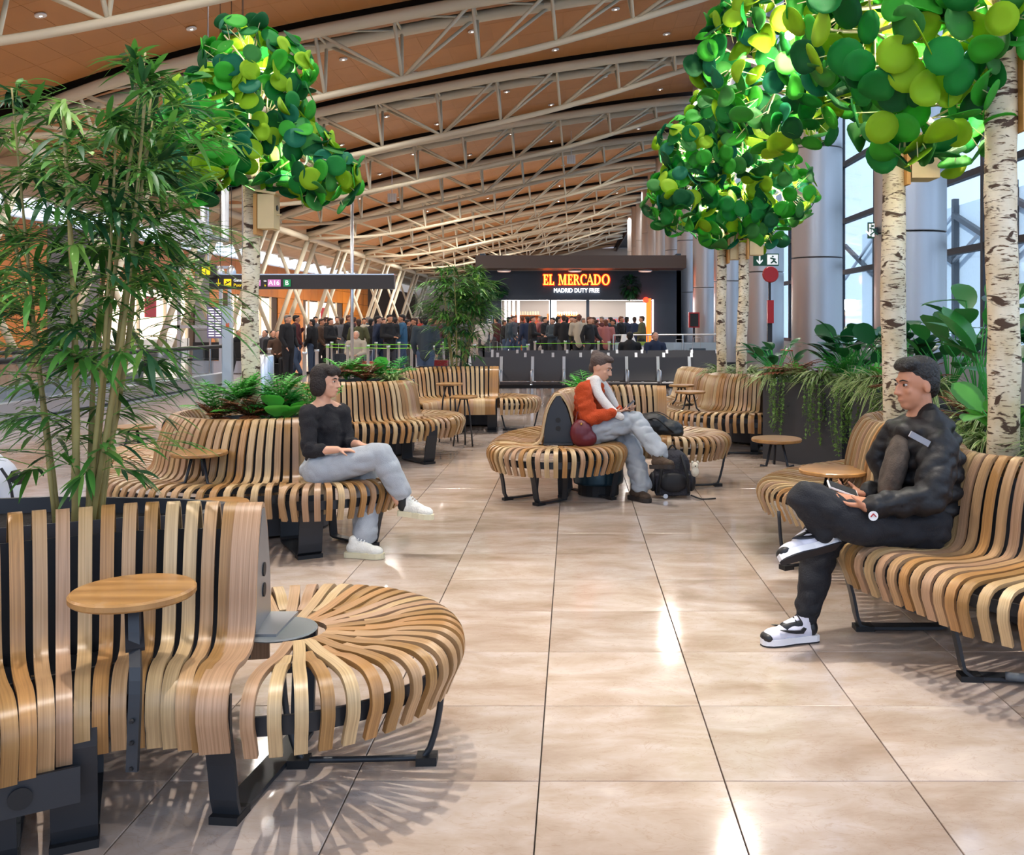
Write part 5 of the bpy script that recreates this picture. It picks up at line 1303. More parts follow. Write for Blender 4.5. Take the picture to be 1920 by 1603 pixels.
for px, D in ((571, 16.5), (594, 18), (505, 19)): q = V(((px-VX)/FPX*D, D, 0)); post(q.x, q.y)
# low rail and white play structure near the shop
r = root('guard_rail', (3.2, 27, 0), 'long horizontal steel guard rail on posts right of the queue', 'railing')
MB().tube([(W(1150, 0, 27).x, 27, 1.16), (W(1345, 0, 27).x, 27, 1.18)], .022, 8).build('top_rail', CHROME, r)
for px in (1150, 1215, 1280, 1345): MB().tube([(W(px, 0, 27).x, 27, 0), (W(px, 0, 27).x, 27, 1.16)], .018, 8).build('post', CHROME, r)
MB().box((W(1248, 0, 27).x, 27.02, .55), (2.9, .012, .8)).build('glass_panel', mat('rail_glass', '#9aa7b0', .06, spec=.7), r)
r = root('play_structure', (W(1198, 0, 26).x, 25.6, 0), 'white sloping children\'s play structure with green cushion before the shop', 'play structure')
a = W(1163, 627, 25.6); b = W(1228, 655, 25.6)
M_ = Matrix.Translation((0, 25.6, 0)) @ Matrix.Rotation(PI/2, 4, 'X')
MB().prism([(a.x, .25), (b.x, .25), (b.x+.05, .75), (b.x-.25, .80), (a.x+.42, .98), (a.x+.33, a.z), (a.x+.05, a.z), (a.x, .9)], -.25, .25, M_).build('shell', WHITE, r)
MB().box(((a.x+b.x)/2, 25.33, .74), (b.x-a.x, .02, .03), Matrix.Rotation(.05, 3, 'Y')).build('stripe', DARK, r)
MB().box((b.x-.28, 25.5, .95), (.55, .35, .09)).build('cushion', mat('cushion_green', '#7f9a3a', .7), r)
MB().box(((a.x+b.x)/2, 25.6, .125), ((b.x-a.x)*.8, .3, .25)).build('base', BLACK, r)

# ------------------------------------------------------------------ PEOPLE
def remeshed(mb, vox, name, m, parent, smooth_it=6, fac=.6, label=None, disp=None):
    o = mb.build('tmp', m, None, org=ORG[parent.name])
    md = o.modifiers.new('r', 'REMESH'); md.mode = 'VOXEL'; md.voxel_size = vox
    md = o.modifiers.new('s', 'SMOOTH'); md.iterations = smooth_it; md.factor = fac
    me = bpy.data.meshes.new_from_object(o.evaluated_get(bpy.context.evaluated_depsgraph_get()))
    bpy.data.objects.remove(o); me.name = name; me.materials.clear(); me.materials.append(m)
    me.polygons.foreach_set('use_smooth', [True]*len(me.polygons))
    if disp:
        amp, sc = disp; ns = [v.normal.copy() for v in me.vertices]; og = ORG[parent.name]
        for v, n in zip(me.vertices, ns):
            p = v.co*sc; k = abs(mnoise.noise(V((p.x+p.z*.7, p.y, p.z*1.3-p.x*.5))))*1.6-.35+.35*mnoise.noise(p*2.3)
            v.co += n*amp*k
        me.update()
    o = link(me, name, parent); tag(o, label); return o
SKIN = mat('skin', '#c58f74', .5, var=.04, vscale=12); SKIN2 = mat('skin_tan', '#b97f60', .5, var=.04, vscale=12)
def head(mb, c, f, up, s=1.0):
    """c = centre of the skull, f facing, up; adds features to mb; returns frame"""
    f = V(f).normalized(); up = (V(up)-f*V(up).dot(f)).normalized(); r = f.cross(up)
    R3 = Matrix((r, f, up)).transposed(); c = V(c)
    E = lambda off, rad: mb.ell(c+R3 @ (V(off)*s), V(rad)*s, R3, 16, 10)
    E((0, -.012, .025), (.074, .094, .088)); E((0, .022, -.035), (.058, .066, .072)); E((0, .045, -.085), (.034, .034, .026)); E((0, .02, -.07), (.05, .052, .035))
    E((0, .072, .028), (.05, .018, .012))
    E((0, .093, -.012), (.010, .014, .026)); E((0, .102, -.028), (.014, .015, .011)); E((.011, .094, -.031), (.009, .010, .008)); E((-.011, .094, -.031), (.009, .010, .008))
    E((0, .082, -.058), (.021, .011, .006)); E((0, .080, -.068), (.018, .011, .006)); E((.035, .064, -.02), (.018, .016, .016)); E((-.035, .064, -.02), (.018, .016, .016))
    for sd in (-1, 1): E((sd*.077, -.008, -.005), (.008, .019, .031))
    return R3
def face_parts(c, R3, parent, s=1.0):
    for sd in (-1, 1):
        p = V(c)+R3 @ (V((sd*.031, .0755, .008))*s)
        MB().ell(p, V((.0125, .009, .0058))*s, R3, 10, 8).build('eye', mat('eye_white', '#b9aea6', .4), parent, smooth=True)
        MB().ell(p+R3 @ V((0, .0068, 0))*s, V((.0072, .0038, .0068))*s, R3, 10, 8).build('iris', mat('iris_dark', '#21140d', .2), parent, smooth=True)
        MB().tube([V(c)+R3 @ (V((sd*x, y, z))*s) for x, y, z in ((.014, .091, .026), (.032, .088, .031), (.048, .074, .026))], [.003, .0035, .002], 6).build('eyebrow', mat('brow', '#1d130e', .8), parent)
    MB().tube([V(c)+R3 @ (V((x, y, -.063))*s) for x, y in ((-.019, .085), (0, .0925), (.019, .085))], [.001, .0022, .001], 6).build('lips', mat('lips', '#9c5348', .5), parent)
def hand(mb, wrist, d, palm_n, side, s=1.0, curl=.6):
    """wrist->d direction of the fingers, palm_n the normal out of the palm"""
    d = V(d).normalized(); n = (V(palm_n)-d*V(palm_n).dot(d)).normalized(); x = d.cross(n)*side; w = V(wrist)
    for k in (-1.2, -.4, .4, 1.2): mb.cap(w+d*.01+x*k*.012*s, w+d*.082*s+x*k*.019*s, .013*s, .0105*s, 8)
    for i, (k, L) in enumerate(((-1.5, .068), (-.5, .078), (.5, .073), (1.5, .058))):
        b = w+d*.088*s+x*k*.0195*s; a1 = curl*.7; a2 = curl*1.6; a3 = curl*2.2
        q0 = b; q1 = q0+(d*math.cos(a1)+n*math.sin(a1))*L*.46*s; q2 = q1+(d*math.cos(a2)+n*math.sin(a2))*L*.3*s; q3 = q2+(d*math.cos(a3)+n*math.sin(a3))*L*.22*s
        mb.cap(q0, q1, .0088*s, .0082*s, 8).cap(q1, q2, .0082*s, .0075*s, 8).cap(q2, q3, .0075*s, .0062*s, 8)
    t0 = w+d*.025*s-x*.026*s; t1 = t0+(d*.62-x*.6+n*.45).normalized()*.036*s; t2 = t1+(d*.85-x*.1+n*.5).normalized()*.028*s
    mb.cap(w+d*.015*s, t0, .013*s, .0125*s, 8).cap(t0, t1, .0115*s, .0095*s, 8).cap(t1, t2, .0092*s, .0075*s, 8)
def limb(mb, pts, rs, n=14):
    for (a, b), (ra, rb) in zip(zip(pts, pts[1:]), zip(rs, rs[1:])): mb.cap(a, b, ra, rb, n)
def shoe(parent, heel, toe, w, up, mats, h=.10, name='shoe', laces=None, swoosh=False, side=1):
    heel = V(heel); toe = V(toe); d = (toe-heel); L = d.length; d.normalize(); up = (V(up)-d*V(up).dot(d)).normalized(); x = d.cross(up)
    R3 = Matrix((x, d, up)).transposed(); c = lambda a, b, z: heel+d*a*L+x*b+up*z
    prof = [(0, .72), (.06, .86), (.25, .84), (.45, .8), (.68, 1.0), (.85, .92), (.96, .6), (1.0, .25)]
    q = [(w/2*b, a*L) for a, b in prof]+[(-w/2*b*(.93), a*L) for a, b in reversed(prof)]
    q = [(p[0], p[1]) for p in q]
    M_ = Matrix.Translation(heel) @ Matrix((x, d, up)).transposed().to_4x4()
    s = MB().prism(q, 0, .028, M_).build(name, mats['sole'], parent)
    MB().prism([(a*.99, b) for a, b in q], -.006, .001, M_).build('outsole', mats.get('out', mats['sole']), s)
    mb = MB(); mb.ell(c(.20, 0, .052), (w*.40, L*.20, .042), R3).ell(c(.45, 0, .05), (w*.39, L*.26, .045), R3).ell(c(.75, 0, .038), (w*.46, L*.23, .035), R3).cap(c(.22, 0, .05), c(.2, 0, h), w*.37, w*.35)
    mb.cap(c(.3, 0, .08), c(.62, 0, .052), w*.27, w*.33)
    remeshed(mb, .006, 'upper', mats['upper'], s, 3)
    if 'panel' in mats:
        mb = MB(); mb.ell(c(.11, 0, .058), (w*.425, L*.125, .045), R3); remeshed(mb, .006, 'heel_panel', mats['panel'], s, 2)
        mb = MB(); mb.ell(c(.90, 0, .032), (w*.43, L*.105, .026), R3); remeshed(mb, .006, 'toe_panel', mats['panel'], s, 2)
        mb = MB(); mb.cap(c(.3, 0, .083), c(.58, 0, .063), w*.29, w*.31); remeshed(mb, .006, 'eyestay', mats['panel'], s, 2)
        mb = MB(); mb.cap(c(.33, 0, .1), c(.56, 0, .078), w*.2, w*.2); remeshed(mb, .006, 'tongue', mats['upper'], s, 2)
    for k in range(5):
        t = .34+.065*k; z = .118-.011*k
        MB().tube([c(t, -w*.24, z-.012), c(t+.015, 0, z+.006), c(t, w*.24, z-.012)], .0035, 5).build('lace', mats.get('lace', mats['upper']), s)
    if swoosh:
        for sd in (1, -1):
            pts = [(.26, .062), (.32, .040), (.45, .042), (.60, .052), (.74, .066), (.60, .062), (.47, .057), (.36, .056), (.30, .068)]
            mb = MB(); b0 = []
            vv = [c(a, sd*(w*.425+(.008 if .5 < a else .003)), z+.006) for a, z in pts]
            vv2 = [c(a, sd*(w*.36), z+.006) for a, z in pts]; n = len(vv); mb.v = vv+vv2; mb.f = [tuple(range(n)) if sd < 0 else tuple(reversed(range(n)))]+[(i, (i+1) % n, n+(i+1) % n, n+i) for i in range(n)]
            mb.build('side_mark', mats['panel'], s)
    return s

# --- woman in black top on the ring bench (looks to the right)
def J(px, py, D): return W(px, py, D)
wm = root('person', (-1.65, 6.2, 0), 'person with short dark bob, black top and pale jeans on the ring bench', 'person')
hd = J(612, 716, 6.25); f = V((.93, -.25, -.03))
SKW = mat('skin_fair', '#cf9c80', .5, var=.03, vscale=12)
pel = J(605, 880, 6.28); che = J(606, 800, 6.28); nk = J(606, 757, 6.27); shR = J(577, 775, 6.15); shL = J(640, 772, 6.40); elR = J(580, 846, 6.08); elL = J(652, 832, 6.36); wrR = J(632, 843, 6.06); wrL = J(672, 832, 6.25)
knT = J(712, 853, 6.12); anT = J(748, 938, 6.14); knB = J(690, 893, 6.28); anB = J(684, 1012, 6.1); hipR = J(600, 884, 6.15); hipL = J(612, 884, 6.4)
mb = MB(); R3 = head(mb, hd, f, V((0, 0, 1)), .93); limb(mb, [hd+V((-.015, 0, -.05)), nk+V((0, 0, .0))], [.046, .05]); limb(mb, [nk, che, pel], [.05, .085, .10])
limb(mb, [nk, shR, elR, wrR], [.05, .045, .036, .024]); limb(mb, [nk, shL, elL, wrL], [.05, .045, .036, .024]); limb(mb, [hipR, knT, anT], [.07, .05, .036]); limb(mb, [hipL, knB, anB], [.07, .05, .036])
hand(mb, wrR, V((.9, .25, -.05)), V((0, .1, -1)), 1, .88, .35); hand(mb, wrL, V((.85, -.35, -.15)), V((0, 0, -1)), -1, .88, .35)
remeshed(mb, .0065, 'body', SKW, wm, 4); face_parts(hd, R3, wm, .93)
# hair bob
mb = MB(); E = lambda off, rad: mb.ell(hd+R3 @ (V(off)*.93), V(rad)*.93, R3, 16, 10)
E((0, -.03, .045), (.088, .094, .088)); E((0, .035, .086), (.07, .055, .038)); E((.062, -.032, -.02), (.036, .066, .085)); E((-.062, -.032, -.02), (.036, .066, .085)); E((0, -.075, -.035), (.068, .045, .075)); E((.03, .066, .072), (.045, .024, .03)); E((-.03, .066, .072), (.045, .024, .03))
remeshed(mb, .007, 'hair', mat('hair_dark_brown', '#1a0e0a', .65, bump=.5, bscale=90), wm, 3)
mb = MB(); tor = lambda p, rx, ry, rz, R_=None: mb.ell(p, (rx, ry, rz), R_)
RT = Matrix.Rotation(.9, 3, 'Z')
limb(mb, [nk+V((-.01, 0, -.055)), che, J(606, 850, 6.28)], [.085, .115, .11]); limb(mb, [shR, nk.lerp(che, .55), shL], [.062, .085, .062]); mb.ell(che+V((.035, -.02, .01)), (.085, .12, .08)); mb.ell(J(604, 860, 6.28), (.115, .13, .06))
limb(mb, [shR, elR, elR.lerp(wrR, .4)], [.062, .05, .043]); limb(mb, [shL, elL, elL.lerp(wrL, .4)], [.062, .05, .043])
remeshed(mb, .008, 'sweater', mat('black_knit', '#17151a', .85, bump=.4, bscale=180), wm, 7, disp=(.012, 11))
JEAN = mat('pale_denim', '#a3a8ae', .85, bump=.3, bscale=220, var=.07, vscale=9)
mb = MB(); limb(mb, [hipR, knT, J(752, 920, 6.14)], [.115, .085, .070], 16); limb(mb, [hipL, knB, J(684, 1000, 6.1)], [.11, .088, .082], 16); mb.ell(pel+V((-.01, 0, .0)), (.15, .17, .085)); limb(mb, [hipR, hipL], [.11, .11]); limb(mb, [pel, J(605, 852, 6.28)], [.12, .105])
remeshed(mb, .009, 'trousers', JEAN, wm, 6, disp=(.011, 9))
for (a, b) in ((J(752, 918, 6.14), J(757, 948, 6.14)), (J(684, 1000, 6.1), J(682, 1024, 6.08))): MB().cap(a, b, .044, .04).build('sock', BLACK, wm, smooth=True)
SNK = {'sole': mat('sneaker_sole_cream', '#d8cfae', .6), 'upper': mat('sneaker_white', '#dcdad2', .6, bump=.3, bscale=90), 'lace': WHITE}
z0_ = J(650, 1047, 6.03); shoe(wm, V((z0_.x-.01, 6.06, .008)), V((z0_.x+.245, 6.0, .008)), .095, (0, 0, 1), SNK, .10)
shoe(wm, J(750, 964, 6.16), J(812, 973, 6.05), .095, (.12, 0, 1), SNK, .10)

# --- man in black puffer jacket (faces left)
mn = root('person', (1.65, 4.6, 0), 'person in black puffer jacket and dark trousers holding a phone, legs crossed, right bench', 'person')
hd = J(1716, 722, 4.55); f = V((-.95, -.28, -.06))
pel = J(1745, 965, 4.58); che = J(1738, 860, 4.56); nk = J(1728, 790, 4.56); shN = J(1762, 835, 4.38); shF = J(1690, 838, 4.78); elN = J(1748, 935, 4.28); elF = J(1668, 925, 4.74); wrN = J(1625, 950, 4.26); wrF = J(1622, 925, 4.56)
knN = J(1512, 935, 4.30); anN = J(1546, 1008, 4.34); knF = J(1540, 1010, 4.52); anF = J(1513, 1160, 4.46); hpN = J(1735, 985, 4.42); hpF = J(1735, 985, 4.74)
mb = MB(); R3 = head(mb, hd, f, V((0, 0, 1)), 1.05); limb(mb, [hd+V((.02, 0, -.05)), nk], [.055, .058]); limb(mb, [nk, che, pel], [.08, .12, .12])
limb(mb, [nk, shN, elN, wrN], [.055, .05, .04, .028]); limb(mb, [nk, shF, elF, wrF], [.055, .05, .04, .028]); limb(mb, [hpN, knN, anN], [.08, .055, .04]); limb(mb, [hpF, knF, anF], [.08, .055, .04])
hand(mb, wrN, V((-.95, .15, .05)), V((.1, .35, .9)), 1, 1.0, .55); hand(mb, wrF, V((-.95, -.1, .12)), V((0, -.2, 1)), -1, 1.0, .6)
remeshed(mb, .0065, 'body', SKIN2, mn, 4); face_parts(hd, R3, mn, 1.05)
mb = MB(); E = lambda off, rad: mb.ell(hd+R3 @ (V(off)*1.05), V(rad)*1.05, R3, 16, 10)
E((0, -.03, .055), (.083, .094, .082)); E((0, .035, .098), (.066, .055, .035)); E((0, -.07, .0), (.068, .042, .07)); E((.06, -.04, .02), (.025, .05, .055)); E((-.06, -.04, .02), (.025, .05, .055)); E((.0, .07, .09), (.052, .022, .024))
hair = remeshed(mb, .007, 'hair', mat('hair_black', '#0e0b0b', .5, bump=.8, bscale=70), mn, 2)
PUF = mat('puffer_black', '#0d0d11', .55, bump=.25, bscale=25, spec=.4)
mb = MB()
for k in range(7):
    t = k/6; p = J(1722, 800, 4.56).lerp(pel+V((.0, 0, -.02)), t); w_ = .155+.045*math.sin(PI*min(1, t*.8+.15)); mb.ell(p+V((.012, 0, 0)), (w_*.92, w_*1.12, .066), Matrix.Rotation(-.12, 3, 'Y'))
limb(mb, [nk+V((.02, 0, -.01)), che, pel+V((0, 0, .02))], [.095, .155, .165], 16)
for (S, E1, Wr, r0_) in ((shN, elN, wrN, .092), (shF, elF, wrF, .088)):
    for k in range(6): mb.ell(S.lerp(E1, k/5.5), (r0_, r0_, .05), basis_rot(E1-S))
    for k in range(6): mb.ell(E1.lerp(Wr, k/5.6), (r0_*.86-.004*k, r0_*.86-.004*k, .042), basis_rot(Wr-E1))
    limb(mb, [S, E1, Wr.lerp(E1, .06)], [r0_*.9, r0_*.8, r0_*.5])
# open front flap and collar
limb(mb, [J(1672, 800, 4.66), J(1645, 860, 4.70), J(1690, 955, 4.66)], [.045, .06, .05]); limb(mb, [J(1745, 775, 4.50), J(1752, 800, 4.46), J(1725, 830, 4.44)], [.05, .06, .045]); limb(mb, [J(1700, 790, 4.62), J(1680, 810, 4.64)], [.045, .045])
mb.ell(nk+V((.035, 0, -.005)), (.09, .10, .05)); mb.ell(J(1690, 990, 4.56), (.22, .2, .075), Matrix.Rotation(.05, 3, 'Y'))
remeshed(mb, .009, 'puffer_jacket', PUF, mn, 14, disp=(.014, 9))
mb = MB(); mb.ell(J(1676, 880, 4.50), (.055, .10, .20), Matrix.Rotation(.25, 3, 'Y')); mb.ell(J(1702, 808, 4.55), (.06, .07, .07)); remeshed(mb, .009, 'shirt', mat('plaid_brown', '#4a4038', .85, bump=.2, bscale=120, var=.3, vscale=18), mn, 6, disp=(.006, 12))
q = J(1726, 822, 4.335); MB().box(q+V((-.01, -.015, 0)), (.10, .012, .028), Matrix.Rotation(.5, 3, 'Y')).build('shoulder_patch', mat('patch_grey', '#8b8d94', .5), mn)
q = J(1637, 967, 4.2); MB().lathe([(.020, -.004), (.022, .004)], q, 16, Matrix.Rotation(PI/2, 3, 'X')).build('sleeve_badge', WHITE, mn); MB().beam(q+V((-.012, -.006, -.004)), q+V((.0, -.006, .01)), .006, .004).beam(q+V((.012, -.006, -.004)), q+V((.0, -.006, .01)), .006, .004).build('badge_mark', mat('badge_red', '#a3262a', .5), mn)
NAV = mat('trouser_black', '#121319', .8, bump=.3, bscale=150)
mb = MB(); limb(mb, [hpN, J(1610, 985, 4.32), knN, J(1545, 995, 4.33)], [.11, .095, .083, .06], 16); limb(mb, [hpF, knF, J(1515, 1140, 4.46)], [.12, .095, .062], 16); limb(mb, [hpN, hpF], [.12, .12])
remeshed(mb, .009, 'trousers', NAV, mn, 5, disp=(.014, 9))
q = J(1546, 1003, 4.335); MB().cap(J(1540, 990, 4.33), q, .052, .048).build('sock', WHITE, mn, smooth=True); MB().cap(J(1514, 1140, 4.46), J(1512, 1168, 4.46), .052, .047).build('sock', NAV, mn, smooth=True)
PND = {'sole': mat('sneaker_white_sole', '#e4e2e4', .5), 'upper': mat('sneaker_pale', '#d5d2dc', .5), 'panel': mat('sneaker_black', '#141418', .45), 'out': mat('rubber_dark', '#1c1b20', .7), 'lace': BLACK}
zf = J(1532, 1206, 4.44); zt_ = J(1426, 1206, 4.40); shoe(mn, V((zf.x, 4.46, .008)), V((zt_.x, 4.38, .008)), .10, (0, 0, 1), PND, .12, swoosh=True)
shoe(mn, J(1572, 1022, 4.36), J(1464, 1052, 4.22), .102, V((-.2, .62, .75)), PND, .11, swoosh=True)
ph = root('mobile_phone', J(1580, 917, 4.42), 'white mobile phone in the hands of the man in the puffer jacket', 'phone')
Rp = Matrix.Rotation(.35, 3, 'Y') @ Matrix.Rotation(.3, 3, 'X')
MB().box(J(1580, 917, 4.42), (.145, .072, .008), Rp).build('case', WHITE, ph); MB().box(J(1580, 917, 4.42)+Rp @ V((0, 0, .005)), (.135, .064, .003), Rp).build('screen', BLACK, ph)

# --- person in orange sweater on the middle bench
og = root('person', (.12, 8.2, 0), 'person in orange sweater, white scarf and pale jeans on the middle bench', 'person')
hd = J(1128, 690, 8.2); f = V((.86, -.4, -.32))
pel = J(1108, 806, 8.25); che = J(1106, 748, 8.25); nk = J(1116, 717, 8.22); shN = J(1094, 735, 8.08); shF = J(1130, 732, 8.4); elN = J(1103, 785, 8.02); elF = J(1148, 775, 8.38); wrN = J(1150, 775, 8.02); wrF = J(1165, 770, 8.2)
knT = J(1190, 788, 8.08); anT = J(1238, 858, 7.90); knB = J(1180, 820, 8.25); anB = J(1203, 915, 8.0); hpN = J(1105, 812, 8.12); hpF = J(1108, 812, 8.4)
mb = MB(); R3 = head(mb, hd, f, V((.2, 0, 1)), .98); limb(mb, [hd+V((-.015, 0, -.04)), nk], [.05, .05]); limb(mb, [nk, che, pel], [.07, .11, .11])
limb(mb, [nk, shN, elN, wrN], [.05, .045, .036, .025]); limb(mb, [nk, shF, elF, wrF], [.05, .045, .036, .025]); limb(mb, [hpN, knT, anT], [.07, .05, .036]); limb(mb, [hpF, knB, anB], [.07, .05, .036])
hand(mb, wrN, V((.9, .2, .2)), V((-.2, .3, .9)), -1, .92, .5); hand(mb, wrF, V((.8, -.4, .1)), V((0, 0, 1)), 1, .92, .5)
remeshed(mb, .007, 'body', SKW, og, 4); face_parts(hd, R3, og, .98)
mb = MB(); E = lambda off, rad: mb.ell(hd+R3 @ V(off), rad, R3, 14, 9)
E((0, -.03, .05), (.086, .094, .082)); E((0, .03, .092), (.065, .055, .032)); E((0, -.075, -.01), (.06, .04, .06)); E((0, -.09, .09), (.045, .045, .045)); remeshed(mb, .008, 'hair', mat('hair_greybrown', '#4a3a34', .6, bump=.5, bscale=80), og, 3)
mb = MB(); limb(mb, [nk+V((0, 0, -.05)), che, pel+V((0, 0, .02))], [.10, .145, .15]); limb(mb, [shN, nk.lerp(che, .5), shF], [.075, .1, .075]); limb(mb, [shN, elN, wrN+V((-.02, 0, 0))], [.08, .072, .045]); limb(mb, [shF, elF, wrF+V((-.03, 0, 0))], [.08, .07, .045])
remeshed(mb, .010, 'sweater', mat('orange_knit', '#b5400f', .9, bump=.6, bscale=120, var=.06), og, 5, disp=(.018, 10))
mb = MB(); limb(mb, crom([nk+V((.0, -.1, .02)), J(1120, 735, 8.08), J(1145, 768, 8.05), J(1165, 782, 8.0)], 8), [.05, .045, .042, .04, .04, .038, .036, .03]); limb(mb, crom([nk+V((.03, .0, .02)), J(1140, 735, 8.2), J(1156, 765, 8.2)], 6), [.05, .045, .04, .036, .035, .03]); mb.ell(nk+V((.0, 0, .015)), (.085, .095, .045))
remeshed(mb, .008, 'scarf', mat('scarf_white', '#d8d2cc', .9, bump=.4, bscale=90, var=.12, vscale=8), og, 3)
mb = MB(); limb(mb, [hpN, knT, J(1236, 848, 7.92)], [.125, .085, .078], 16); limb(mb, [hpF, knB, J(1202, 908, 8.0)], [.12, .09, .085], 16); limb(mb, [hpN, hpF], [.12, .12]); mb.ell(pel, (.15, .17, .09))
remeshed(mb, .010, 'trousers', JEAN, og, 5, disp=(.018, 9))
BT = {'sole': mat('boot_sole', '#2c2420', .7), 'upper': mat('boot_suede', '#4b3a2c', .85, bump=.3, bscale=60)}
zz = J(1190, 938, 7.99); shoe(og, V((zz.x-.03, 8.06, .008)), V((zz.x+.12, 7.86, .008)), .10, (0, 0, 1), BT, .12); shoe(og, J(1222, 878, 7.90), J(1264, 878, 7.76), .10, (.2, .0, 1), BT, .12)
tb_ = root('tablet', J(1170, 766, 8.08), 'small tablet held by the person in the orange sweater', 'tablet')
Rp = Matrix.Rotation(-.7, 3, 'Y'); MB().box(J(1176, 762, 8.1), (.16, .10, .008), Rp).build('case', mat('tablet_grey', '#70707a', .4), tb_); MB().box(J(1176, 762, 8.1)+Rp @ V((0, 0, .005)), (.145, .088, .003), Rp).build('screen', BLACK, tb_)
hb = root('handbag', J(1092, 815, 8.0), 'maroon leather handbag beside the person in the orange sweater', 'bag')
mb = MB(); mb.ell(J(1090, 812, 7.98), (.10, .07, .12)); mb.ell(J(1098, 822, 7.98), (.10, .07, .08)); remeshed(mb, .009, 'pouch', mat('maroon_leather', '#5c1420', .4), hb, 4)
MB().tube(crom([J(1078, 800, 7.98), J(1085, 770, 8.05), J(1100, 795, 8.0)], 12), .006, 6).build('strap', mat('maroon_leather', '#5c1420', .4), hb); MB().ell(J(1090, 795, 7.93), .012).build('clasp', mat('brass', '#b98e4a', .3, .9), hb)

# --- bags
df = root('duffel_bag', J(1235, 825, 8.75), 'soft black duffel bag lying on the middle bench', 'bag')
mb = MB(); c = J(1236, 802, 8.75); mb.ell(c+V((-.07, 0, .03)), (.17, .14, .115)); mb.ell(c+V((.06, 0, -.01)), (.17, .14, .09)); mb.ell(c+V((.13, -.02, -.04)), (.10, .12, .05)); mb.ell(c+V((-.08, .02, -.03)), (.15, .14, .07))
remeshed(mb, .009, 'body', mat('bag_black', '#15181a', .5, bump=.5, bscale=14), df, 4)
MB().tube(crom([c+V((-.12, -.1, .08)), c+V((-.04, -.14, .10)), c+V((.05, -.16, .03)), c+V((.12, -.13, -.03))], 14), .008, 6).build('strap', BLACK, df, smooth=True); MB().tube(crom([c+V((-.15, 0, .13)), c+V((0, -.03, .145)), c+V((.14, -.02, .06))], 12), .004, 5).build('zip', DARK, df)
bp_ = root('backpack', (J(1265, 930, 7.95).x, 7.95, 0), 'dark grey backpack standing on the floor at the middle bench', 'bag')
c = V((J(1265, 930, 7.95).x, 8.16, .2)); BK = mat('backpack_grey', '#26242c', .7, bump=.4, bscale=60)
mb = MB(); mb.ell(c+V((0, 0, -.05)), (.19, .12, .15)); mb.ell(c+V((0, 0, .06)), (.16, .11, .16)); mb.box(c+V((0, 0, -.09)), (.30, .17, .18)); remeshed(mb, .009, 'body', BK, bp_, 4)
mb = MB(); mb.ell(c+V((0, -.09, -.06)), (.13, .05, .09)); remeshed(mb, .009, 'front_pocket', mat('backpack_black', '#17161b', .6), bp_, 4)
for s in (-1, 1): MB().tube(crom([c+V((s*.07, -.08, .17)), c+V((s*.10, -.14, .06)), c+V((s*.12, -.14, -.05)), c+V((s*.13, -.10, -.15))], 14), .014, 6, flat=.5).build('shoulder_strap', BLACK, bp_, smooth=True); MB().ell(c+V((s*.165, 0, -.07)), (.04, .07, .085)).build('side_pocket', mat('backpack_black', '#17161b', .6), bp_, smooth=True)
MB().tube(crom([c+V((-.04, -.02, .2)), c+V((0, -.03, .25)), c+V((.04, -.02, .2))], 10), .008, 6).build('handle', BLACK, bp_); MB().tube(crom([c+V((.15, -.1, -.17)), c+V((.24, -.14, -.195)), c+V((.36, -.12, -.193))], 10), .007, 5).build('loose_strap', BLACK, bp_)
MB().lathe([(.018, -.005), (.02, .005)], c+V((-.07, -.145, -.17)), 12, Matrix.Rotation(PI/2, 3, 'X')).build('buckle', CHROME, bp_)
r = root('plush_toy', J(1306, 888, 7.9), 'small cream plush charm clipped to the backpack', 'toy'); q = J(1303, 884, 8.02); MB().ell(q, (.035, .035, .045)).ell(q+V((0, 0, .05)), .03).ell(q+V((-.022, 0, .08)), .012).ell(q+V((.022, 0, .08)), .012).build('body', mat('plush_cream', '#d9d0bd', .95, bump=.5, bscale=150), r, smooth=True); MB().ell(q+V((0, -.028, .05)), .006).build('nose', BLACK, r)
# white coat at the left edge
wc = root('white_coat', (W(5, 920, 4.9).x, 4.9, .47), 'white padded coat bundled at the left edge behind the bamboo', 'coat')
mb = MB(); q = W(-12, 925, 4.9); mb.ell(q, (.13, .15, .2)); mb.ell(q+V((-.05, 0, .12)), (.09, .12, .12)); mb.ell(q+V((.04, 0, -.12)), (.11, .13, .10)); remeshed(mb, .012, 'coat', mat('coat_white', '#c9cdd6', .6, bump=.3, bscale=12), wc, 3)
MB().box(W(32, 895, 4.8), (.06, .05, .05), Matrix.Rotation(.5, 3, 'Y')).build('camera_strap_block', BLACK, wc); MB().tube(crom([W(2, 878, 4.75), W(18, 905, 4.75), W(26, 950, 4.75)], 10), .007, 6).build('strap', BLACK, wc)

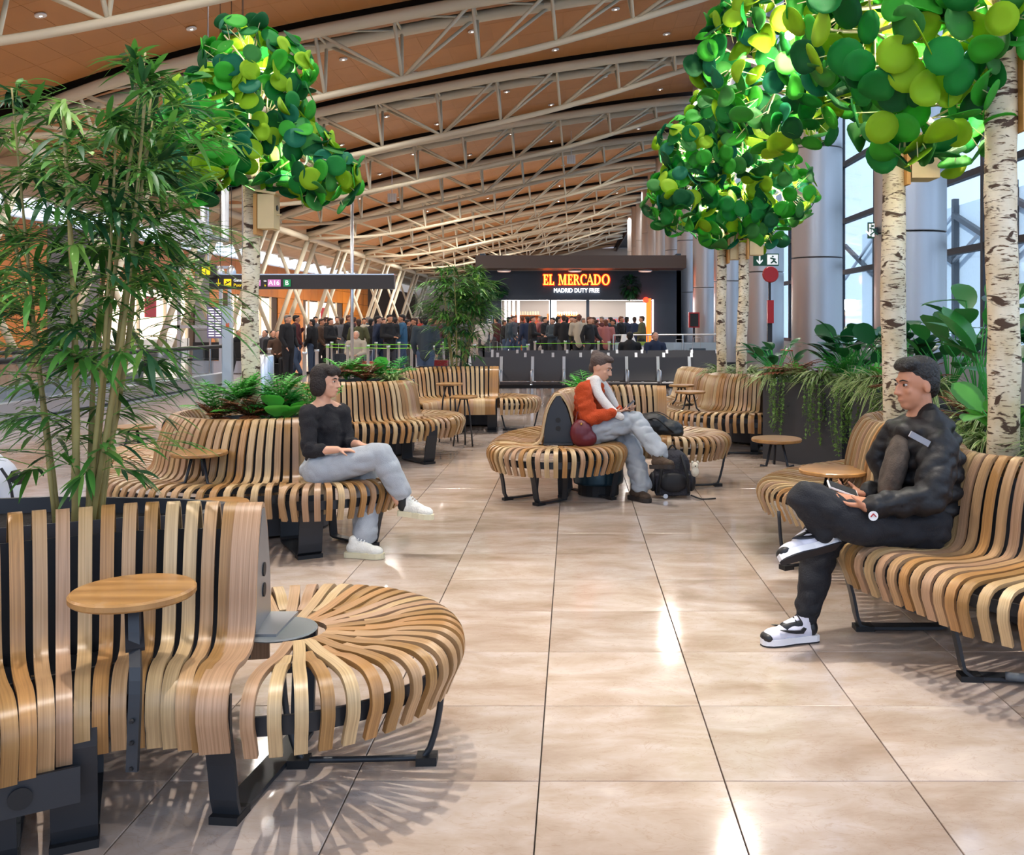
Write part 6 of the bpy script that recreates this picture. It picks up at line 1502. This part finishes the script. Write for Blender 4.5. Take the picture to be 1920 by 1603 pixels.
# ------------------------------------------------------------------ CROWD
HAIRS = [mat('crowd_hair_%s' % n, c, .7) for n, c in (('black', '#14100e'), ('brown', '#3a2318'), ('auburn', '#5e3420'), ('grey', '#6b6560'))]
CCOL = {'black': '#141317', 'navy': '#1c2740', 'red': '#8e2a1f', 'blue': '#2a5472', 'cream': '#a79c8b', 'grey': '#4c4d53', 'maroon': '#4c1d20', 'pink': '#9d5f5c', 'brown': '#4b3527', 'slate': '#2f3a42', 'white': '#bfbab4', 'olive': '#4d4d2f'}
CM = {k: mat('cloth_'+k, v, .85) for k, v in CCOL.items()}; CJ = [mat('cloth_jean', '#3a4a63', .85), mat('cloth_darktrouser', '#17171c', .85), mat('cloth_greytrouser', '#3b3a40', .85)]
def figure_meshes(pose):
    P = {}
    if pose == 0: la, ra = ((-.22, 0, 1.42), (-.27, .02, 1.13), (-.24, -.12, .90)), ((.22, 0, 1.42), (.27, .02, 1.13), (.24, -.12, .90)); st = .0
    elif pose == 1: la, ra = ((-.22, 0, 1.42), (-.27, -.02, 1.14), (-.08, -.24, 1.12)), ((.22, 0, 1.42), (.27, -.02, 1.14), (.08, -.26, 1.10)); st = .0
    elif pose == 2: la, ra = ((-.22, 0, 1.42), (-.28, .10, 1.15), (-.26, .05, .92)), ((.22, 0, 1.42), (.28, -.08, 1.14), (.22, -.28, 1.02)); st = .18
    else: la, ra = ((-.22, 0, 1.42), (-.26, .06, 1.12), (-.20, -.10, .92)), ((.22, 0, 1.42), (.30, -.08, 1.17), (.12, -.20, 1.34)); st = .08
    body = MB(); head(body, (0, 0, 1.62), (0, -1, 0), (0, 0, 1), 1.0); limb(body, [V((0, .01, 1.56)), V((0, .02, 1.44))], [.05, .055], 8); limb(body, [V((0, .02, 1.4)), V((0, 0, .95))], [.09, .1], 8)
    for (s, a) in ((-1, la), (1, ra)):
        limb(body, [V(p) for p in a], [.045, .038, .026], 8); body.cap(V(a[2]), V(a[2])+(V(a[2])-V(a[1])).normalized()*.1, .028, .02, 8)
        for k in (-1, 0, 1): body.cap(V(a[2])+(V(a[2])-V(a[1])).normalized()*.08+V((k*.014, 0, 0)), V(a[2])+(V(a[2])-V(a[1])).normalized()*.15+V((k*.018, 0, 0)), .009, .007, 6)
        limb(body, [V((s*.09, 0, .9)), V((s*.1, -st*s, .5)), V((s*.1, st*s*1.2, .09))], [.07, .05, .035], 8)
    coat = MB(); limb(coat, [V((0, .02, 1.40)), V((0, .01, 1.15)), V((0, 0, .86))], [.13, .16, .165], 12); limb(coat, [V((-.18, 0, 1.40)), V((.18, 0, 1.40))], [.085, .085], 10); coat.ell((0, 0, 1.2), (.2, .135, .26)); coat.ell((0, .0, .9), (.19, .14, .12)); coat.ell((0, .02, 1.47), (.09, .09, .045))
    for a in (la, ra): limb(coat, [V(p) for p in a], [.08, .068, .052], 10)
    leg = MB(); limb(leg, [V((-.08, 0, .88)), V((.08, 0, .88))], [.13, .13], 10)
    for s in (-1, 1): limb(leg, [V((s*.09, 0, .86)), V((s*.1, -st*s, .48)), V((s*.1, st*s*1.2, .10))], [.115, .082, .068], 10)
    sh_ = MB()
    for s in (-1, 1): sh_.ell((s*.1, st*s*1.2-.06, .04), (.048, .13, .04)); sh_.box((s*.1, st*s*1.2-.06, .012), (.085, .24, .022))
    hair = MB(); hair.ell((0, .025, 1.665), (.084, .092, .08)); hair.ell((0, .06, 1.61), (.068, .05, .07 if pose % 2 else .11)); hair.ell((0, -.04, 1.705), (.06, .05, .03))
    return body, coat, leg, sh_, hair
tmp = root('tmp', (0, 0, 0)); FIG = []
for p_ in range(4):
    b_, c_, l_, s_, h_ = figure_meshes(p_); out = []
    for mb, vx, nm in ((b_, .014, 'body'), (c_, .02, 'coat'), (l_, .02, 'trousers'), (s_, None, 'shoes'), (h_, .016, 'hair')):
        if vx: o = remeshed(mb, vx, nm, SKIN, tmp, 3)
        else: o = mb.build(nm, BLACK, tmp, smooth=True)
        me = o.data; bpy.data.objects.remove(o); out.append((nm, me))
    FIG.append(out)
bpy.data.objects.remove(tmp)
def crowd_person(px, D, col, label, pose=None, rot=None, h=1.0, leg=None, hair=None, tint=0):
    rg = random.Random(int(px*7+D*13)); pose = rg.randrange(4) if pose is None else pose; rot = rg.uniform(0, 6.28) if rot is None else rot
    x = (px-VX)/FPX*D; r = root('person', (x, D, 0), label, 'person', 'people queueing and waiting in the hall'); r.rotation_euler = (0, 0, rot); r.scale = (h, h, h)
    mm = {'body': SKIN if rg.random() < .5 else SKIN2, 'coat': CM[col], 'trousers': CJ[rg.randrange(3)] if leg is None else CJ[leg], 'shoes': BLACK, 'hair': HAIRS[rg.choices(range(4), (5, 3, 1, 1))[0]] if hair is None else HAIRS[hair]}
    for nm, me in FIG[pose]:
        o = link(me, nm, r); 
        if not me.materials: me.materials.append(SKIN)
        o.material_slots[0].link = 'OBJECT'; o.material_slots[0].material = mm[nm]
    return r
crowd_person(798, 20.0, 'slate', 'person from behind in dark leather jacket and jeans at the queue belt', 0, PI, .97, 0, 0)
CR = [ # px, depth, colour, rot, label
 (540, 25, 'black', 1.2, 'person in long black coat striding at the left of the queue'), (556, 27, 'maroon', 2.0, 'person in maroon coat left of the first silver queue post'), (585, 28, 'black', 4.5, 'person in black coat leftmost of the queue, right of the maroon coat'),
 (603, 29, 'brown', 1.6, 'person in brown coat behind the first queue posts'), (620, 27.5, 'black', 1.2, 'person in black above the left end of the green belt'), (641, 31, 'grey', 3.0, 'person in grey above the left end of the green belt'), (655, 29, 'black', 1.4, 'person in black coat second from the left end of the belt'),
 (672, 27, 'olive', 3.6, 'person in olive coat at the queue belt'), (683, 33, 'cream', .4, 'person in cream coat deep in the left queue'), (697, 28, 'black', 2.6, 'person in black right of the olive coat'), (709, 26.5, 'navy', 1.8, 'person in navy coat at the queue belt'), (719, 30, 'red', 1.0, 'person in red top in the middle of the left queue'),
 (731, 26, 'black', .8, 'person in black coat just right of the red top'), (742, 32, 'brown', 3.0, 'person in brown deep behind the navy coat'), (753, 26.5, 'blue', 4.9, 'person in blue jacket at the queue belt'), (765, 30, 'black', 2.0, 'person in black right of the blue jacket'), (777, 27, 'black', 5.1, 'person in black coat left of the leather jacket'),
 (788, 31, 'red', 4.0, 'person in red behind the leather jacket'), (818, 28, 'maroon', 1.1, 'person in maroon right of the leather jacket'), (835, 30, 'navy', 2.4, 'person in navy left of the small bamboo'), (872, 31, 'grey', 2.9, 'person in grey right of the small bamboo'), (907, 34, 'white', 3.4, 'person in pale coat at the shop\'s left corner'),
 (946, 36, 'black', 1.7, 'person in black leftmost in the shop opening'), (963, 37, 'grey', 1.2, 'person in grey second from left in the shop opening'), (978, 38, 'brown', 3.9, 'person in brown third from left in the shop opening'), (999, 32, 'black', 1.5, 'person in black standing before the shop opening, holding something'), (1013, 36, 'pink', 4.4, 'person in pale pink behind the black figure at the shop'),
 (1036, 31, 'slate', 5.4, 'person in slate jacket before the shop mullion'), (1057, 30, 'black', 3.2, 'broad person in black left of the cream coat'), (1072, 34, 'olive', .2, 'person in olive with the shop glow behind'), (1086, 29.5, 'cream', 3.1, 'person in cream fleece before the shop'), (1106, 28.5, 'black', .9, 'person in black right of the cream fleece'),
 (1119, 35, 'brown', 2.2, 'person in brown deep before the shop mullion'), (1136, 29.5, 'pink', 3.1, 'person in dusty pink coat before the shop'), (1150, 34, 'black', 5.0, 'tall person in black behind the pink coat'), (1165, 35, 'black', 1.1, 'person in black above the white play structure'), (1176, 36, 'navy', 2.4, 'person in navy above the white play structure'),
 (1203, 33, 'olive', 4.6, 'person in olive beside the glowing orange strip'), (1027, 38, 'maroon', 2.7, 'person in maroon deep inside the shop opening'), (1094, 39, 'white', 1.0, 'person in white deep inside the shop opening')]
for (px, D, col, rot, lb) in CR: crowd_person(px, D, col, lb, None, rot, random.Random(px).uniform(.93, 1.03))

ORD = 'first second third fourth fifth sixth seventh eighth ninth tenth eleventh twelfth thirteenth fourteenth fifteenth sixteenth seventeenth eighteenth nineteenth twentieth twenty-first twenty-second'.split()
LBX = ['black', 'maroon', 'grey', 'navy', 'brown', 'black', 'slate', 'black']
for i, px in enumerate((592, 612, 632, 664, 690, 715, 738, 760, 783, 808, 826, 930, 955, 988, 1022, 1047, 1063, 1079, 1112, 1128, 1144, 1190)):
    D = 33+.35*(i*7 % 13); col = LBX[(i*5+2) % 8]
    crowd_person(px, D, col, '%s coated figure deep in the crowd, %s from the left' % (col, ORD[i]))
# people seated far left and at the seating rows (lowered seated figures)
def seated(px, D, col, label, rot=0, hood=None):
    x = (px-VX)/FPX*D; r = root('person', (x, D, 0), label, 'person', 'people seated in the hall'); r.rotation_euler = (0, 0, rot)
    def bl(fn, vx, nm, m): mb = MB(); fn(mb); o = mb.build('t', m, None, org=V((0, 0, 0))); bpy.data.objects.remove(o); return mb
    ORG[r.name] = V((0, 0, 0))
    mb = MB(); head(mb, (0, -.02, 1.18), (0, -1, -.1), (0, 0, 1)); limb(mb, [V((0, 0, 1.12)), V((0, .02, 1.0)), V((0, .03, .55))], [.05, .08, .1], 8)
    for s in (-1, 1): limb(mb, [V((s*.2, 0, .98)), V((s*.24, -.05, .74)), V((s*.08, -.28, .68))], [.045, .038, .026], 8); limb(mb, [V((s*.1, 0, .52)), V((s*.12, -.42, .5)), V((s*.12, -.4, .1))], [.07, .05, .035], 8); mb.cap(V((s*.08, -.28, .68)), V((s*.03, -.35, .67)), .025, .018, 8)
    remeshed(mb, .014, 'body', SKIN, r, 3)
    mb = MB(); limb(mb, [V((0, .02, .98)), V((0, .02, .6))], [.15, .17], 10); limb(mb, [V((-.17, 0, .98)), V((.17, 0, .98))], [.08, .08], 10)
    for s in (-1, 1): limb(mb, [V((s*.2, 0, .98)), V((s*.24, -.05, .74)), V((s*.09, -.26, .68))], [.08, .068, .05], 10)
    remeshed(mb, .02, 'coat', CM[col], r, 3)
    mb = MB(); limb(mb, [V((-.1, 0, .54)), V((.1, 0, .54))], [.12, .12], 10)
    for s in (-1, 1): limb(mb, [V((s*.1, 0, .53)), V((s*.12, -.42, .51)), V((s*.12, -.4, .1))], [.1, .08, .06], 10)
    remeshed(mb, .02, 'trousers', CJ[1], r, 3)
    mb = MB()
    for s in (-1, 1): mb.ell((s*.12, -.45, .04), (.048, .13, .04))
    mb.build('shoes', BLACK, r, smooth=True)
    mb = MB(); mb.ell((0, .01, 1.225), (.084, .092, .08)); mb.ell((0, .04, 1.18), (.07, .05, .08)); remeshed(mb, .016, 'hair', CM[hood] if hood else HAIRS[0], r, 3)
    MB().box((0, .1, .2), (.5, .5, .4)).build('seat_cushion', BLACK, r)
seated(1228, 22.3, 'navy', 'person in dark coat and pale grey beanie seated beyond the seating rows', .3, 'grey'); seated(1181, 22.4, 'black', 'person with dark hair seated before the white play structure', PI)
seated(512, 27, 'black', 'person seated in dark coat far left behind the birch trunk', .6); seated(522, 25.5, 'brown', 'person seated in brown coat left of the striding figure', .2); seated(497, 28, 'grey', 'person seated in grey coat just right of the left birch trunk', -.3)
seated(448, 29, 'black', 'person seated in black between departures board and left birch', .5); seated(668, 24.5, 'cream', 'person in cream hat seated low behind the queue belt', 0, 'cream')
# luggage
for i, (px, D, col, lb, hh) in enumerate(((822, 21, '#7e1a1c', 'red trolley suitcase beside the person in the leather jacket', .62), (690, 24.5, '#a23a22', 'orange red bag on the floor behind the queue posts', .45), (640, 26, '#1b1c22', 'black trolley case behind the left queue posts', .6), (925, 26, '#2b2b30', 'dark trolley case at the shop\'s left corner', .65), (1292, 25.5, '#c9ced2', 'pale case right of the play structure', .6), (1275, 26, '#1c2533', 'navy case beside the pale case', .7), (1308, 26, '#32404a', 'slate case at the right end of the rail', .75))):
    x = (px-VX)/FPX*D; r = root('suitcase', (x, D, 0), lb, 'suitcase'); m = mat('case_%d' % i, col, .4)
    MB().box((x, D, .06+hh/2), (.42, .24, hh)).build('shell', m, r); MB().tube([(x-.1, D+.08, .06+hh), (x-.1, D+.08, hh+.35), (x+.1, D+.08, hh+.35), (x+.1, D+.08, hh+.06)], .01, 6).build('handle', CHROME, r)
    for k in range(4): MB().box((x-.15+.1*k, D-.125, .06+hh/2), (.015, .012, hh*.9)).build('rib', m, r)
    for s in (-1, 1): MB().lathe([(.03, -.012), (.03, .012)], (x+s*.16, D, .03), 10, Matrix.Rotation(PI/2, 3, 'Y')).build('wheel', BLACK, r)
# dark seat bank and shrubs far left
r = root('seating_row', (W(425, 0, 28).x, 28, 0), 'dark seat bank far left below the departures board', 'seats'); xx = W(430, 0, 28).x
for k in range(5): MB().box((xx-.9+.55*k, 28.2, .68), (.5, .06, .5)).build('backrest', BLACK, r); MB().box((xx-.9+.55*k, 28, .43), (.5, .45, .06)).build('seat', BLACK, r)
MB().box((xx+.2, 28, .2), (2.6, .08, .36)).build('beam', CHROME, r)
